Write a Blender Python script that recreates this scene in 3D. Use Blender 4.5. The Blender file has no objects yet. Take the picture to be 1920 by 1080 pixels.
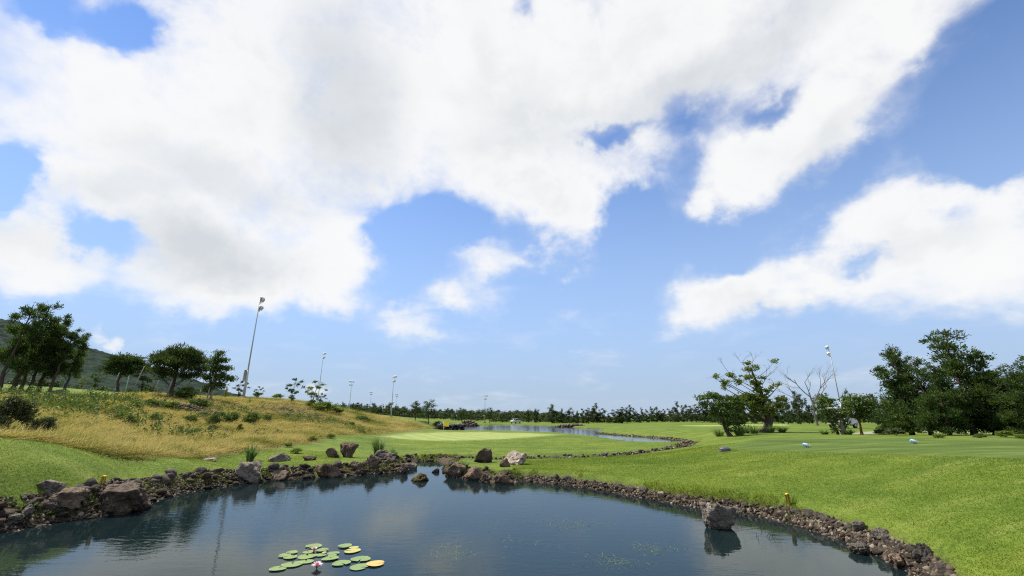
import bpy, math, random
import numpy as np
from mathutils import Vector, Matrix, Euler

# ------------------------------------------------------------------ camera
scene = bpy.context.scene
F_PX, W_PX, H_PX = 815.0, 1920.0, 1080.0        # focal length in pixels of the photograph
PITCH = math.atan(242.0 / F_PX)
EYE = 2.1                                        # metres above the pond
cam_data = bpy.data.cameras.new('camera')
cam_data.sensor_width = 36.0
cam_data.lens = 36.0 * F_PX / W_PX
cam_data.clip_start = 0.05
cam_data.clip_end = 20000.0
cam = bpy.data.objects.new('camera', cam_data)
scene.collection.objects.link(cam)
cam.location = (0, 0, EYE)
cam.rotation_euler = (math.pi / 2 + PITCH, 0, 0)
scene.camera = cam
scene.view_settings.view_transform = 'Standard'
scene.view_settings.look = 'None'
scene.view_settings.exposure = 0.6
scene.view_settings.gamma = 1.0
scene.cycles.use_denoising = False
scene.cycles.filter_width = 1.2
scene.cycles.max_bounces = 7
scene.cycles.diffuse_bounces = 3
scene.cycles.glossy_bounces = 3
scene.cycles.transparent_max_bounces = 10
scene.cycles.caustics_reflective = False
scene.cycles.caustics_refractive = False
scene.cycles.sample_clamp_indirect = 6.0

SUN_AZ, SUN_EL = math.radians(-58.0), math.radians(55.0)   # azimuth from +Y towards +X

CP, SP = math.cos(PITCH), math.sin(PITCH)
def ray(u, v):
    a, b = (u - W_PX / 2) / F_PX, (H_PX / 2 - v) / F_PX
    d = np.array([a, CP - b * SP, SP + b * CP])
    return d / np.linalg.norm(d)
def azel(u, v):
    d = ray(u, v)
    return math.atan2(d[0], d[1]), math.asin(d[2])

# ------------------------------------------------------------------ node helper
class NT:
    def __init__(self, tree):
        self.t = tree; self.n = tree.nodes; self.l = tree.links
    def put(self, sock, v):
        if v is None: return
        if isinstance(v, bpy.types.NodeSocket): self.l.new(v, sock)
        else:
            try: sock.default_value = v
            except Exception:
                sock.default_value = tuple(v) + (1.0,)
    def node(self, typ, **kw):
        n = self.n.new(typ)
        for k, v in kw.items(): setattr(n, k, v)
        return n
    def math(self, op, a, b=None, c=None, clamp=False):
        n = self.node('ShaderNodeMath', operation=op, use_clamp=clamp)
        for i, v in enumerate((a, b, c)):
            if v is not None: self.put(n.inputs[i], v)
        return n.outputs[0]
    def vmath(self, op, a, b=None, s=None):
        n = self.node('ShaderNodeVectorMath', operation=op)
        self.put(n.inputs[0], a)
        if b is not None: self.put(n.inputs[1], b)
        if s is not None: self.put(n.inputs['Scale'], s)
        return n.outputs['Value'] if op in ('LENGTH', 'DOT_PRODUCT', 'DISTANCE') else n.outputs['Vector']
    def noise(self, vec, scale, detail=3, rough=0.5, dist=0.0, out=0):
        n = self.node('ShaderNodeTexNoise')
        if vec is not None: self.l.new(vec, n.inputs['Vector'])
        n.inputs['Scale'].default_value = scale; n.inputs['Detail'].default_value = detail
        n.inputs['Roughness'].default_value = rough; n.inputs['Distortion'].default_value = dist
        return n.outputs[out]
    def maprange(self, v, a, b, c=0.0, d=1.0, kind='LINEAR'):
        n = self.node('ShaderNodeMapRange', interpolation_type=kind)
        for i, x in enumerate((v, a, b, c, d)): self.put(n.inputs[i], x)
        return n.outputs[0]
    def mix(self, f, a, b, mode='MIX'):
        n = self.node('ShaderNodeMix', data_type='RGBA', blend_type=mode)
        self.put(n.inputs['Factor'], f); self.put(n.inputs[6], a); self.put(n.inputs[7], b)
        return n.outputs[2]
    def ramp(self, f, stops):
        n = self.node('ShaderNodeValToRGB'); self.l.new(f, n.inputs[0])
        e = n.color_ramp.elements
        while len(e) < len(stops): e.new(0.5)
        for x, (p, c) in zip(e, stops): x.position = p; x.color = tuple(c) + (1.0,)
        return n.outputs[0]
    def attr(self, name, out='Fac'):
        n = self.node('ShaderNodeAttribute'); n.attribute_name = name
        return n.outputs[out]

# ------------------------------------------------------------------ world: daylight sky with cumulus
world = bpy.data.worlds.new('World'); scene.world = world; world.use_nodes = True
nt = NT(world.node_tree); nt.n.clear()
out = nt.node('ShaderNodeOutputWorld'); bg = nt.node('ShaderNodeBackground')
nt.l.new(bg.outputs[0], out.inputs[0])
SKY_STRENGTH = 0.15
sky = nt.node('ShaderNodeTexSky', sky_type='NISHITA', sun_disc=False)
sky.sun_elevation = SUN_EL; sky.sun_rotation = SUN_AZ
sky.altitude = 100; sky.air_density = 1.0; sky.dust_density = 0.0; sky.ozone_density = 2.0
tc = nt.node('ShaderNodeTexCoord'); D = tc.outputs['Generated']
sep = nt.node('ShaderNodeSeparateXYZ'); nt.l.new(D, sep.inputs[0])
az = nt.math('ARCTAN2', sep.outputs[0], sep.outputs[1]); el = nt.math('ARCSINE', sep.outputs[2])
comb = nt.node('ShaderNodeCombineXYZ'); nt.l.new(az, comb.inputs[0]); nt.l.new(el, comb.inputs[1])
# the cloud deck seen in perspective: direction projected on a plane overhead
zz = nt.math('ADD', nt.math('MAXIMUM', sep.outputs[2], 0.0), 0.22)
q = nt.vmath('DIVIDE', D, None)
cz = nt.node('ShaderNodeCombineXYZ')
for i in range(3): nt.l.new(zz, cz.inputs[i])
nt.l.new(cz.outputs[0], q.node.inputs[1])
warp1 = nt.vmath('SUBTRACT', nt.noise(D, 5.0, 4, 0.6, out=1), (0.5, 0.5, 0.5))
warp2 = nt.vmath('SUBTRACT', nt.noise(D, 22.0, 5, 0.6, out=1), (0.5, 0.5, 0.5))
V = nt.vmath('ADD', comb.outputs[0], nt.vmath('SCALE', warp1, s=0.16))
V = nt.vmath('ADD', V, nt.vmath('SCALE', warp2, s=0.05))
BLOBS = [  # centre u, v, half-widths, rotation in degrees, amount (cloud > 0, open blue < 0)
    (300, 210, 400, 200, 0, 1.0), (820, 130, 430, 240, 0, 1.0), (1320, 80, 460, 170, 0, 1.0), (1680, 40, 330, 120, 12, 0.9),
    (430, 395, 380, 130, 0, 0.85), (590, 470, 140, 90, -20, 0.8), (330, 340, 300, 120, 0, 0.5), (1000, 330, 190, 110, 0, 0.9), (1085, 400, 80, 80, 0, 0.7),
    (1190, 300, 110, 60, 0, 0.45), (1400, 300, 110, 90, 25, 0.8), (1560, 210, 220, 90, 25, 0.9), (1680, 390, 140, 70, 0, 0.6),
    (1830, 430, 230, 160, 0, 0.5), (1790, 520, 300, 95, 0, 0.5), (1740, 310, 160, 80, 30, 0.52), (1640, 440, 130, 70, 0, 0.35), (1480, 540, 235, 54, 4, 0.72), (1320, 575, 115, 64, 0, 0.68),
    (60, 490, 150, 75, 0, 0.8), (40, 420, 90, 60, 0, 0.45), (905, 488, 90, 46, 0, 0.5), (880, 565, 90, 46, 0, 0.45),
    (770, 600, 65, 34, 0, 0.38), (1320, 395, 45, 38, 0, 0.5), (430, 520, 300, 70, 0, 0.55), (330, 530, 220, 70, 0, 0.4), (560, 540, 140, 50, 0, 0.3), (210, 635, 26, 20, 0, 0.5),
    (605, 725, 40, 12, 0, 0.35), (1900, 260, 50, 30, 0, 0.45), (640, 330, 200, 110, 0, 0.5),
    (240, 60, 90, 70, 0, -0.85), (100, 15, 160, 55, 0, -0.6), (988, 5, 30, 40, 0, -0.55), (1120, 240, 90, 24, 0, -0.6),
    (1280, 215, 95, 55, 0, -0.28), (1440, 212, 100, 32, 10, -0.42), (1330, 260, 60, 60, 0, 0.2), (1860, 230, 190, 110, 20, -1.2), (30, 310, 80, 85, 0, -0.95),
    (230, 450, 110, 45, -10, -0.75), (1180, 420, 60, 120, 0, -0.4), (820, 420, 110, 60, 0, -0.6), (730, 440, 70, 60, 0, -0.5),
    (1650, 488, 120, 34, 8, -0.8), (1760, 400, 60, 34, 0, -0.35), (1880, 330, 60, 40, 0, -0.3), (1950, 90, 60, 100, 0, -0.6),
]
acc = nt.maprange(el, 0.40, 0.95, 0.0, 0.42, 'SMOOTHSTEP')
side = nt.maprange(nt.math('ABSOLUTE', az), 0.95, 1.4, 0.0, 0.34, 'SMOOTHSTEP')   # broken cloud goes on round the sky
acc = nt.math('MAXIMUM', acc, nt.math('MULTIPLY', side, nt.maprange(el, 0.1, 0.3)))
for (u, v, su, sv, rot, amp) in BLOBS:
    a0, e0 = azel(u, v)
    du = (azel(u + su, v)[0] - azel(u - su, v)[0]) / 2
    dv = (azel(u, v - sv)[1] - azel(u, v + sv)[1]) / 2
    m = nt.node('ShaderNodeMapping', vector_type='TEXTURE'); nt.l.new(V, m.inputs[0])
    m.inputs[1].default_value = (a0, e0, 0); m.inputs[2].default_value = (0, 0, math.radians(rot))
    m.inputs[3].default_value = (abs(du) * 1.25, abs(dv) * 1.25, 1)
    f = nt.maprange(nt.vmath('LENGTH', m.outputs[0]), 0.15, 1.0, 1.0, 0.0, 'SMOOTHSTEP')
    acc = nt.math('MULTIPLY_ADD', f, amp, acc)
acc = nt.math('MINIMUM', acc, 1.05)
fbm = nt.noise(q, 2.6, 10, 0.58, 0.2)
fine = nt.noise(D, 8.5, 9, 0.64, 0.35)
nfade = nt.maprange(el, 0.06, 0.30, 0.35, 1.0)
dens = nt.math('ADD', acc, nt.math('MULTIPLY', nt.math('MULTIPLY', nt.math('SUBTRACT', fbm, 0.5), 2.1), nfade))
dens = nt.math('ADD', dens, nt.math('MULTIPLY', nt.math('MULTIPLY', nt.math('SUBTRACT', fine, 0.5), 1.9), nfade))
alpha = nt.maprange(dens, 0.12, 1.0, 0, 1, 'SMOOTHSTEP')
veil = nt.math('MULTIPLY', nt.maprange(nt.math('ADD', acc, nt.math('MULTIPLY', nt.math('SUBTRACT', fbm, 0.5), 1.2)), -0.05, 0.75, 0, 1, 'SMOOTHSTEP'), 0.68)
alpha = nt.math('SUBTRACT', 1.0, nt.math('MULTIPLY', nt.math('SUBTRACT', 1.0, alpha), nt.math('SUBTRACT', 1.0, veil)))
# cloud light: bright sunlit billows, pale grey where the deck is thick
soft = nt.noise(D, 3.2, 5, 0.55, 0.4)
thick = nt.maprange(dens, 0.75, 1.35, 0, 1, 'SMOOTHSTEP')
grey = None
for (u, v, su, sv, rot, amp) in [(650, 190, 130, 230, 15, 0.9), (420, 350, 260, 60, 0, 0.55), (1330, 130, 380, 75, 8, 0.8), (1560, 260, 170, 50, 30, 0.5),
                                 (360, 470, 260, 80, 0, 0.75), (250, 360, 200, 50, 10, 0.5), (1000, 250, 200, 60, 0, 0.4), (1720, 470, 200, 40, 0, 0.35), (60, 440, 130, 60, 0, 0.4), (1450, 590, 160, 26, 0, 0.35)]:
    a0, e0 = azel(u, v)
    du = (azel(u + su, v)[0] - azel(u - su, v)[0]) / 2
    dv = (azel(u, v - sv)[1] - azel(u, v + sv)[1]) / 2
    m = nt.node('ShaderNodeMapping', vector_type='TEXTURE'); nt.l.new(V, m.inputs[0])
    m.inputs[1].default_value = (a0, e0, 0); m.inputs[2].default_value = (0, 0, math.radians(rot))
    m.inputs[3].default_value = (abs(du) * 1.25, abs(dv) * 1.25, 1)
    f = nt.math('MULTIPLY', nt.maprange(nt.vmath('LENGTH', m.outputs[0]), 0.1, 1.0, 1.0, 0.0, 'SMOOTHSTEP'), amp)
    grey = f if grey is None else nt.math('MAXIMUM', grey, f)
mott = nt.maprange(nt.noise(D, 9.0, 6, 0.55, 0.3), 0.3, 0.7, 0.75, 1.1)
shade = nt.math('ADD', nt.math('MULTIPLY', grey, mott), nt.math('MULTIPLY', nt.math('MULTIPLY', thick, nt.maprange(soft, 0.42, 0.62, 0.0, 1.0, 'SMOOTHSTEP')), 0.35), clamp=True)
ccol = nt.mix(shade, (0.97, 0.97, 0.965), (0.67, 0.705, 0.735))
skyc = nt.mix(1.0, sky.outputs[0], tuple(SKY_STRENGTH * c for c in (0.88, 1.0, 1.2)), 'MULTIPLY')
hz = nt.maprange(el, -0.02, 0.72, 0.95, 0.0, 'SMOOTHSTEP')          # summer haze low in the sky
hz2 = nt.maprange(el, 0.0, 0.22, 0.0, 1.0, 'SMOOTHSTEP')
skyc = nt.mix(hz, skyc, nt.mix(hz2, (0.43, 0.545, 0.71), (0.435, 0.605, 0.89)))
final = nt.mix(nt.math('MULTIPLY', alpha, 0.97), skyc, ccol)
nt.l.new(final, bg.inputs['Color']); bg.inputs['Strength'].default_value = 0.66
world.cycles.sampling_method = 'MANUAL'; world.cycles.sample_map_resolution = 1024

# ------------------------------------------------------------------ sun
sun_data = bpy.data.lights.new('sun', 'SUN'); sun_data.energy = 5.0; sun_data.angle = math.radians(0.53)
sun_data.color = (1.0, 0.95, 0.86)
sun = bpy.data.objects.new('sun', sun_data); scene.collection.objects.link(sun)
sdir = Vector((math.sin(SUN_AZ) * math.cos(SUN_EL), math.cos(SUN_AZ) * math.cos(SUN_EL), math.sin(SUN_EL)))
sun.rotation_euler = sdir.to_track_quat('Z', 'Y').to_euler(); sun.location = sdir * 50

# ------------------------------------------------------------------ mesh and object helpers
rng = np.random.default_rng(7)
random.seed(7)
COL = scene.collection
def mesh_np(name, V, faces, rnd=None, smooth=False, attrs=None):
    """faces: array (M,k) or list of such arrays"""
    me = bpy.data.meshes.new(name)
    V = np.asarray(V, np.float32)
    if not isinstance(faces, (list, tuple)): faces = [faces]
    faces = [np.asarray(f, np.int32) for f in faces if len(f)]
    loops = np.concatenate([f.ravel() for f in faces])
    tot = np.concatenate([np.full(len(f), f.shape[1], np.int32) for f in faces])
    start = np.concatenate([[0], np.cumsum(tot)[:-1]]).astype(np.int32)
    me.vertices.add(len(V)); me.vertices.foreach_set('co', V.ravel())
    me.loops.add(len(loops)); me.loops.foreach_set('vertex_index', loops)
    me.polygons.add(len(tot)); me.polygons.foreach_set('loop_start', start)
    me.polygons.foreach_set('loop_total', tot)
    if smooth: me.polygons.foreach_set('use_smooth', np.ones(len(tot), bool))
    me.update(calc_edges=True)
    if rnd is not None:
        a = me.attributes.new('rnd', 'FLOAT', 'FACE'); a.data.foreach_set('value', np.asarray(rnd, np.float32))
    for k, val in (attrs or {}).items():
        a = me.attributes.new(k, 'FLOAT', 'POINT'); a.data.foreach_set('value', np.asarray(val, np.float32))
    return me
def obj(name, me, mat=None, parent=None, loc=(0, 0, 0), rot=(0, 0, 0), scale=(1, 1, 1), **props):
    o = bpy.data.objects.new(name, me)
    COL.objects.link(o)
    if mat is not None and me is not None and not me.materials: me.materials.append(mat)
    o.location = loc; o.rotation_euler = rot; o.scale = scale
    if parent is not None: o.parent = parent
    for k, v in props.items(): o[k] = v
    return o
def thing(name, label, cat, loc=(0, 0, 0), rotz=0.0, group=None, me=None, mat=None, rot=None, scale=(1, 1, 1)):
    o = obj(name, me, mat, None, loc, rot if rot is not None else (0, 0, rotz), scale)
    o['label'] = label; o['category'] = cat
    if group: o['group'] = group
    return o
def join(parts):
    """[(V, F)] -> V, [F...] with equal widths merged"""
    Vs, Fs, n = [], {}, 0
    for V, F in parts:
        Vs.append(np.asarray(V, float))
        for f in (F if isinstance(F, (list, tuple)) else [F]):
            f = np.asarray(f)
            if len(f): Fs.setdefault(f.shape[1], []).append(f + n)
        n += len(V)
    return np.concatenate(Vs), [np.concatenate(f) for f in Fs.values()]
def box(cx, cy, cz, sx, sy, sz, bev=0.0, rot=None):
    x, y, z = sx / 2, sy / 2, sz / 2
    if bev <= 0:
        V = np.array([[a * x, b * y, c * z] for a in (-1, 1) for b in (-1, 1) for c in (-1, 1)])
        F = [np.array([[0, 1, 3, 2], [4, 6, 7, 5], [0, 4, 5, 1], [2, 3, 7, 6], [0, 2, 6, 4], [1, 5, 7, 3]])]
    else:
        V = []
        for a in (-1, 1):
            for b in (-1, 1):
                for c in (-1, 1):
                    V += [[a * (x - bev), b * (y - bev), c * z], [a * (x - bev), b * y, c * (z - bev)], [a * x, b * (y - bev), c * (z - bev)]]
        V = np.array(V)
        i = lambda a, b, c, k: (((a > 0) * 4 + (b > 0) * 2 + (c > 0)) * 3 + k)
        Q, T = [], []
        for s in (-1, 1):
            Q.append([i(-1, -1, s, 0), i(1, -1, s, 0), i(1, 1, s, 0), i(-1, 1, s, 0)])
            Q.append([i(-1, s, -1, 1), i(1, s, -1, 1), i(1, s, 1, 1), i(-1, s, 1, 1)])
            Q.append([i(s, -1, -1, 2), i(s, 1, -1, 2), i(s, 1, 1, 2), i(s, -1, 1, 2)])
            for t in (-1, 1):
                Q.append([i(-1, s, t, 0), i(1, s, t, 0), i(1, s, t, 1), i(-1, s, t, 1)])
                Q.append([i(s, -1, t, 0), i(s, 1, t, 0), i(s, 1, t, 2), i(s, -1, t, 2)])
                Q.append([i(s, t, -1, 1), i(s, t, 1, 1), i(s, t, 1, 2), i(s, t, -1, 2)])
                for w in (-1, 1): T.append([i(s, t, w, 0), i(s, t, w, 1), i(s, t, w, 2)])
        F = [np.array(Q), np.array(T)]
    if rot is not None: V = V @ np.array(Euler(rot).to_matrix()).T
    return V + np.array([cx, cy, cz]), F
def tube(P, R, sides=6, cap=True):
    P = np.asarray(P, float); R = np.broadcast_to(np.asarray(R, float), (len(P),))
    T = np.gradient(P, axis=0); T /= np.linalg.norm(T, axis=1)[:, None] + 1e-9
    ref = np.array([0.31, 0.95, 0.1]) if abs(T[0][1]) < 0.9 else np.array([1.0, 0.1, 0.0])
    A = np.cross(T, ref); A /= np.linalg.norm(A, axis=1)[:, None] + 1e-9
    B = np.cross(T, A)
    th = np.linspace(0, 2 * np.pi, sides, endpoint=False)
    V = (P[:, None] + R[:, None, None] * (np.cos(th)[None, :, None] * A[:, None] + np.sin(th)[None, :, None] * B[:, None])).reshape(-1, 3)
    n = len(P); i = np.arange(n - 1)[:, None] * sides; j = np.arange(sides)[None]; k = (j + 1) % sides
    F = [np.stack([i + j, i + k, i + sides + k, i + sides + j], -1).reshape(-1, 4)]
    if cap:
        F.append(np.array([list(range(sides))[::-1], list(range((n - 1) * sides, n * sides))]))
    return V, F
_tab = rng.random((32, 32, 32))
def vnoise(P, scale=1.0, octaves=3, seed=0.0):
    P = np.asarray(P, float) * scale + seed
    tot = 0.0; amp = 1.0; norm = 0.0
    for o in range(octaves):
        i = np.floor(P).astype(int); f = P - i; f = f * f * (3 - 2 * f); i %= 32; j = (i + 1) % 32
        c = 0
        for a in (0, 1):
            for b in (0, 1):
                for d in (0, 1):
                    w = (f[:, 0] if a else 1 - f[:, 0]) * (f[:, 1] if b else 1 - f[:, 1]) * (f[:, 2] if d else 1 - f[:, 2])
                    c = c + w * _tab[(j if a else i)[:, 0], (j if b else i)[:, 1], (j if d else i)[:, 2]]
        tot = tot + amp * c; norm += amp; amp *= 0.5; P = P * 2.03 + 11.7
    return tot / norm

# ------------------------------------------------------------------ materials
def new_mat(name):
    m = bpy.data.materials.new(name); m.use_nodes = True
    t = NT(m.node_tree); t.n.clear()
    o = t.node('ShaderNodeOutputMaterial')
    return m, t, o
def principled(t, o, color, rough=0.8, spec=0.3, bump=None, metallic=0.0):
    b = t.node('ShaderNodeBsdfPrincipled')
    t.put(b.inputs['Base Color'], color); t.put(b.inputs['Roughness'], rough)
    b.inputs['Specular IOR Level'].default_value = spec; b.inputs['Metallic'].default_value = metallic
    if bump is not None: t.l.new(bump, b.inputs['Normal'])
    if o is not None: t.l.new(b.outputs[0], o.inputs[0])
    return b
def bump(t, h, strength=0.5, dist=0.02):
    n = t.node('ShaderNodeBump'); n.inputs['Strength'].default_value = strength; n.inputs['Distance'].default_value = dist
    t.l.new(h, n.inputs['Height']); return n.outputs[0]
def leaf_mat(name, stops, trans=0.35, patch=None, rough=0.6, spec=0.2):
    """foliage: colour from the per-leaf value, part of the light passes through"""
    m, t, o = new_mat(name)
    c = t.ramp(t.attr('rnd'), stops)
    if patch is not None:
        g = t.node('ShaderNodeNewGeometry').outputs['Position']
        c = t.mix(t.maprange(t.noise(g, patch[0], 3), 0.4, 0.62), c, t.mix(1.0, c, patch[1], 'MULTIPLY'))
        c = t.mix(t.maprange(t.noise(g, patch[0] * 2.7, 4, 0.6), 0.50, 0.68, 0, 0.7), c, t.mix(1.0, c, (0.60, 0.76, 0.7), 'MULTIPLY'))
        c = t.mix(t.maprange(t.noise(t.vmath('MULTIPLY', g, (0.5, 1.4, 1.0)), 0.22, 4, 0.6), 0.46, 0.62, 0, 0.8), c, t.mix(1.0, c, (0.68, 0.80, 0.75), 'MULTIPLY'))
        c = t.mix(1.0, c, (1.12, 1.12, 1.12), 'MULTIPLY')
    inf = t.node('ShaderNodeObjectInfo').outputs['Random']
    c = t.mix(1.0, c, t.mix(inf, (0.86, 0.9, 0.9), (1.1, 1.06, 1.0)), 'MULTIPLY')
    b = principled(t, None, c, rough, spec)
    tr = t.node('ShaderNodeBsdfTranslucent'); t.l.new(t.mix(1.0, c, (1.25, 1.3, 0.7), 'MULTIPLY'), tr.inputs[0])
    mx = t.node('ShaderNodeMixShader'); mx.inputs[0].default_value = trans
    t.l.new(b.outputs[0], mx.inputs[1]); t.l.new(tr.outputs[0], mx.inputs[2]); t.l.new(mx.outputs[0], o.inputs[0])
    return m
def flat_mat(name, col, rough=0.6, spec=0.3, var=0.15, scale=6.0, metallic=0.0):
    m, t, o = new_mat(name)
    tcn = t.node('ShaderNodeTexCoord').outputs['Object']
    n = t.noise(tcn, scale, 5, 0.6)
    c = t.mix(n, tuple(x * (1 - var) for x in col), tuple(min(1, x * (1 + var)) for x in col))
    principled(t, o, c, rough, spec, bump(t, n, 0.15, 0.01), metallic)
    return m
def rock_mat(name, dark, mid, light, lichen=(0.30, 0.29, 0.25), moss=0.0):
    m, t, o = new_mat(name)
    ob = t.node('ShaderNodeTexCoord').outputs['Object']
    inf = t.node('ShaderNodeObjectInfo').outputs['Random']
    off = t.node('ShaderNodeCombineXYZ'); t.l.new(t.math('MULTIPLY', inf, 37.0), off.inputs[0]); t.l.new(t.math('MULTIPLY', inf, 19.0), off.inputs[1])
    p = t.vmath('ADD', ob, off.outputs[0])
    n1 = t.noise(p, 2.2, 6, 0.62, 0.3); n2 = t.noise(p, 9.0, 5, 0.65)
    c = t.ramp(n1, [(0.30, dark), (0.52, mid), (0.75, light)])
    c = t.mix(t.maprange(n2, 0.58, 0.72), c, lichen)
    c = t.mix(1.0, c, t.mix(inf, (0.55, 0.52, 0.5), (1.35, 1.25, 1.2)), 'MULTIPLY')
    if moss:
        nz = t.node('ShaderNodeSeparateXYZ'); t.l.new(t.node('ShaderNodeNewGeometry').outputs['Normal'], nz.inputs[0])
        f = t.math('MULTIPLY', t.maprange(nz.outputs[2], 0.5, 0.9), t.maprange(t.noise(p, 3.0, 4), 0.45, 0.6))
        c = t.mix(t.math('MULTIPLY', f, moss), c, (0.10, 0.12, 0.03))
    wz = t.node('ShaderNodeSeparateXYZ'); t.l.new(t.node('ShaderNodeNewGeometry').outputs['Position'], wz.inputs[0])      # wet band at the waterline
    wet = t.maprange(t.math('ADD', wz.outputs[2], t.math('MULTIPLY', n1, 0.05)), 0.07, 0.11, 1.0, 0.0)
    c = t.mix(t.math('MULTIPLY', wet, 0.75), c, t.mix(1.0, c, (0.30, 0.32, 0.26), 'MULTIPLY'))
    vor = t.node('ShaderNodeTexVoronoi'); t.l.new(p, vor.inputs[0]); vor.inputs['Scale'].default_value = 14.0
    h = t.math('ADD', t.math('ADD', t.math('MULTIPLY', n2, 1.0), t.math('MULTIPLY', t.noise(p, 34.0, 3, 0.7), 0.5)), t.math('MULTIPLY', t.maprange(vor.outputs[0], 0.0, 0.35), 0.5))
    c = t.mix(t.maprange(vor.outputs[0], 0.0, 0.16, 0.75, 0.0), c, tuple(x * 0.5 for x in dark))
    principled(t, o, c, 0.92, 0.2, bump(t, h, 1.0, 0.07))
    return m
M = {}
M['basalt'] = rock_mat('basalt', (0.035, 0.029, 0.023), (0.122, 0.096, 0.072), (0.235, 0.185, 0.14))
M['basalt_brown'] = rock_mat('basalt_brown', (0.042, 0.032, 0.023), (0.138, 0.104, 0.074), (0.24, 0.187, 0.138), (0.25, 0.2, 0.15), 0.25)
M['basalt_grey'] = rock_mat('basalt_grey', (0.05, 0.045, 0.04), (0.15, 0.135, 0.115), (0.26, 0.24, 0.21), (0.34, 0.33, 0.30))
M['pale_rock'] = rock_mat('pale_rock', (0.10, 0.085, 0.07), (0.30, 0.26, 0.22), (0.42, 0.38, 0.34), (0.45, 0.43, 0.40))
M['moss_rock'] = rock_mat('moss_rock', (0.06, 0.05, 0.02), (0.17, 0.13, 0.055), (0.26, 0.21, 0.10), (0.20, 0.20, 0.07), 0.6)
M['bark'] = flat_mat('bark', (0.075, 0.055, 0.042), 0.95, 0.1, 0.45, 9.0)
M['bark_red'] = flat_mat('bark_red', (0.16, 0.075, 0.04), 0.95, 0.1, 0.4, 9.0)
M['bark_grey'] = flat_mat('bark_grey', (0.17, 0.15, 0.13), 0.9, 0.1, 0.35, 9.0)
M['bark_pale'] = flat_mat('bark_pale', (0.30, 0.27, 0.23), 0.9, 0.1, 0.35, 9.0)
M['pine'] = leaf_mat('pine_needles', [(0.0, (0.014, 0.028, 0.010)), (0.5, (0.036, 0.060, 0.020)), (0.85, (0.085, 0.115, 0.034)), (1.0, (0.14, 0.17, 0.05))], 0.36)
M['conifer'] = leaf_mat('conifer_leaves', [(0.0, (0.016, 0.034, 0.012)), (0.45, (0.042, 0.074, 0.022)), (0.8, (0.100, 0.145, 0.036)), (1.0, (0.17, 0.215, 0.06))], 0.42)
M['broad'] = leaf_mat('broad_leaves', [(0.0, (0.034, 0.061, 0.016)), (0.6, (0.081, 0.128, 0.030)), (1.0, (0.169, 0.223, 0.054))], 0.32)
M['yellow_leaf'] = leaf_mat('yellow_green_leaves', [(0.0, (0.06, 0.09, 0.016)), (0.5, (0.15, 0.185, 0.038)), (0.93, (0.26, 0.28, 0.075)), (1.0, (0.34, 0.20, 0.05))], 0.42)
M['shrub'] = leaf_mat('shrub_leaves', [(0.0, (0.033, 0.046, 0.020)), (0.6, (0.072, 0.094, 0.039)), (1.0, (0.165, 0.187, 0.094))], 0.3)
M['bright_shrub'] = leaf_mat('bright_shrub_leaves', [(0.0, (0.06, 0.10, 0.012)), (0.6, (0.12, 0.17, 0.025)), (1.0, (0.22, 0.26, 0.05))], 0.35)
M['reed'] = leaf_mat('reed_blades', [(0.0, (0.05, 0.10, 0.025)), (0.6, (0.12, 0.19, 0.06)), (1.0, (0.26, 0.32, 0.16))], 0.3)
M['far_leaf'] = leaf_mat('far_tree_leaves', [(0.0, (0.018, 0.033, 0.014)), (0.6, (0.039, 0.062, 0.023)), (1.0, (0.085, 0.111, 0.039))], 0.36)
M['far_round'] = leaf_mat('far_broad_leaves', [(0.0, (0.029, 0.049, 0.016)), (0.6, (0.058, 0.088, 0.026)), (1.0, (0.124, 0.156, 0.046))], 0.2)

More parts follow.
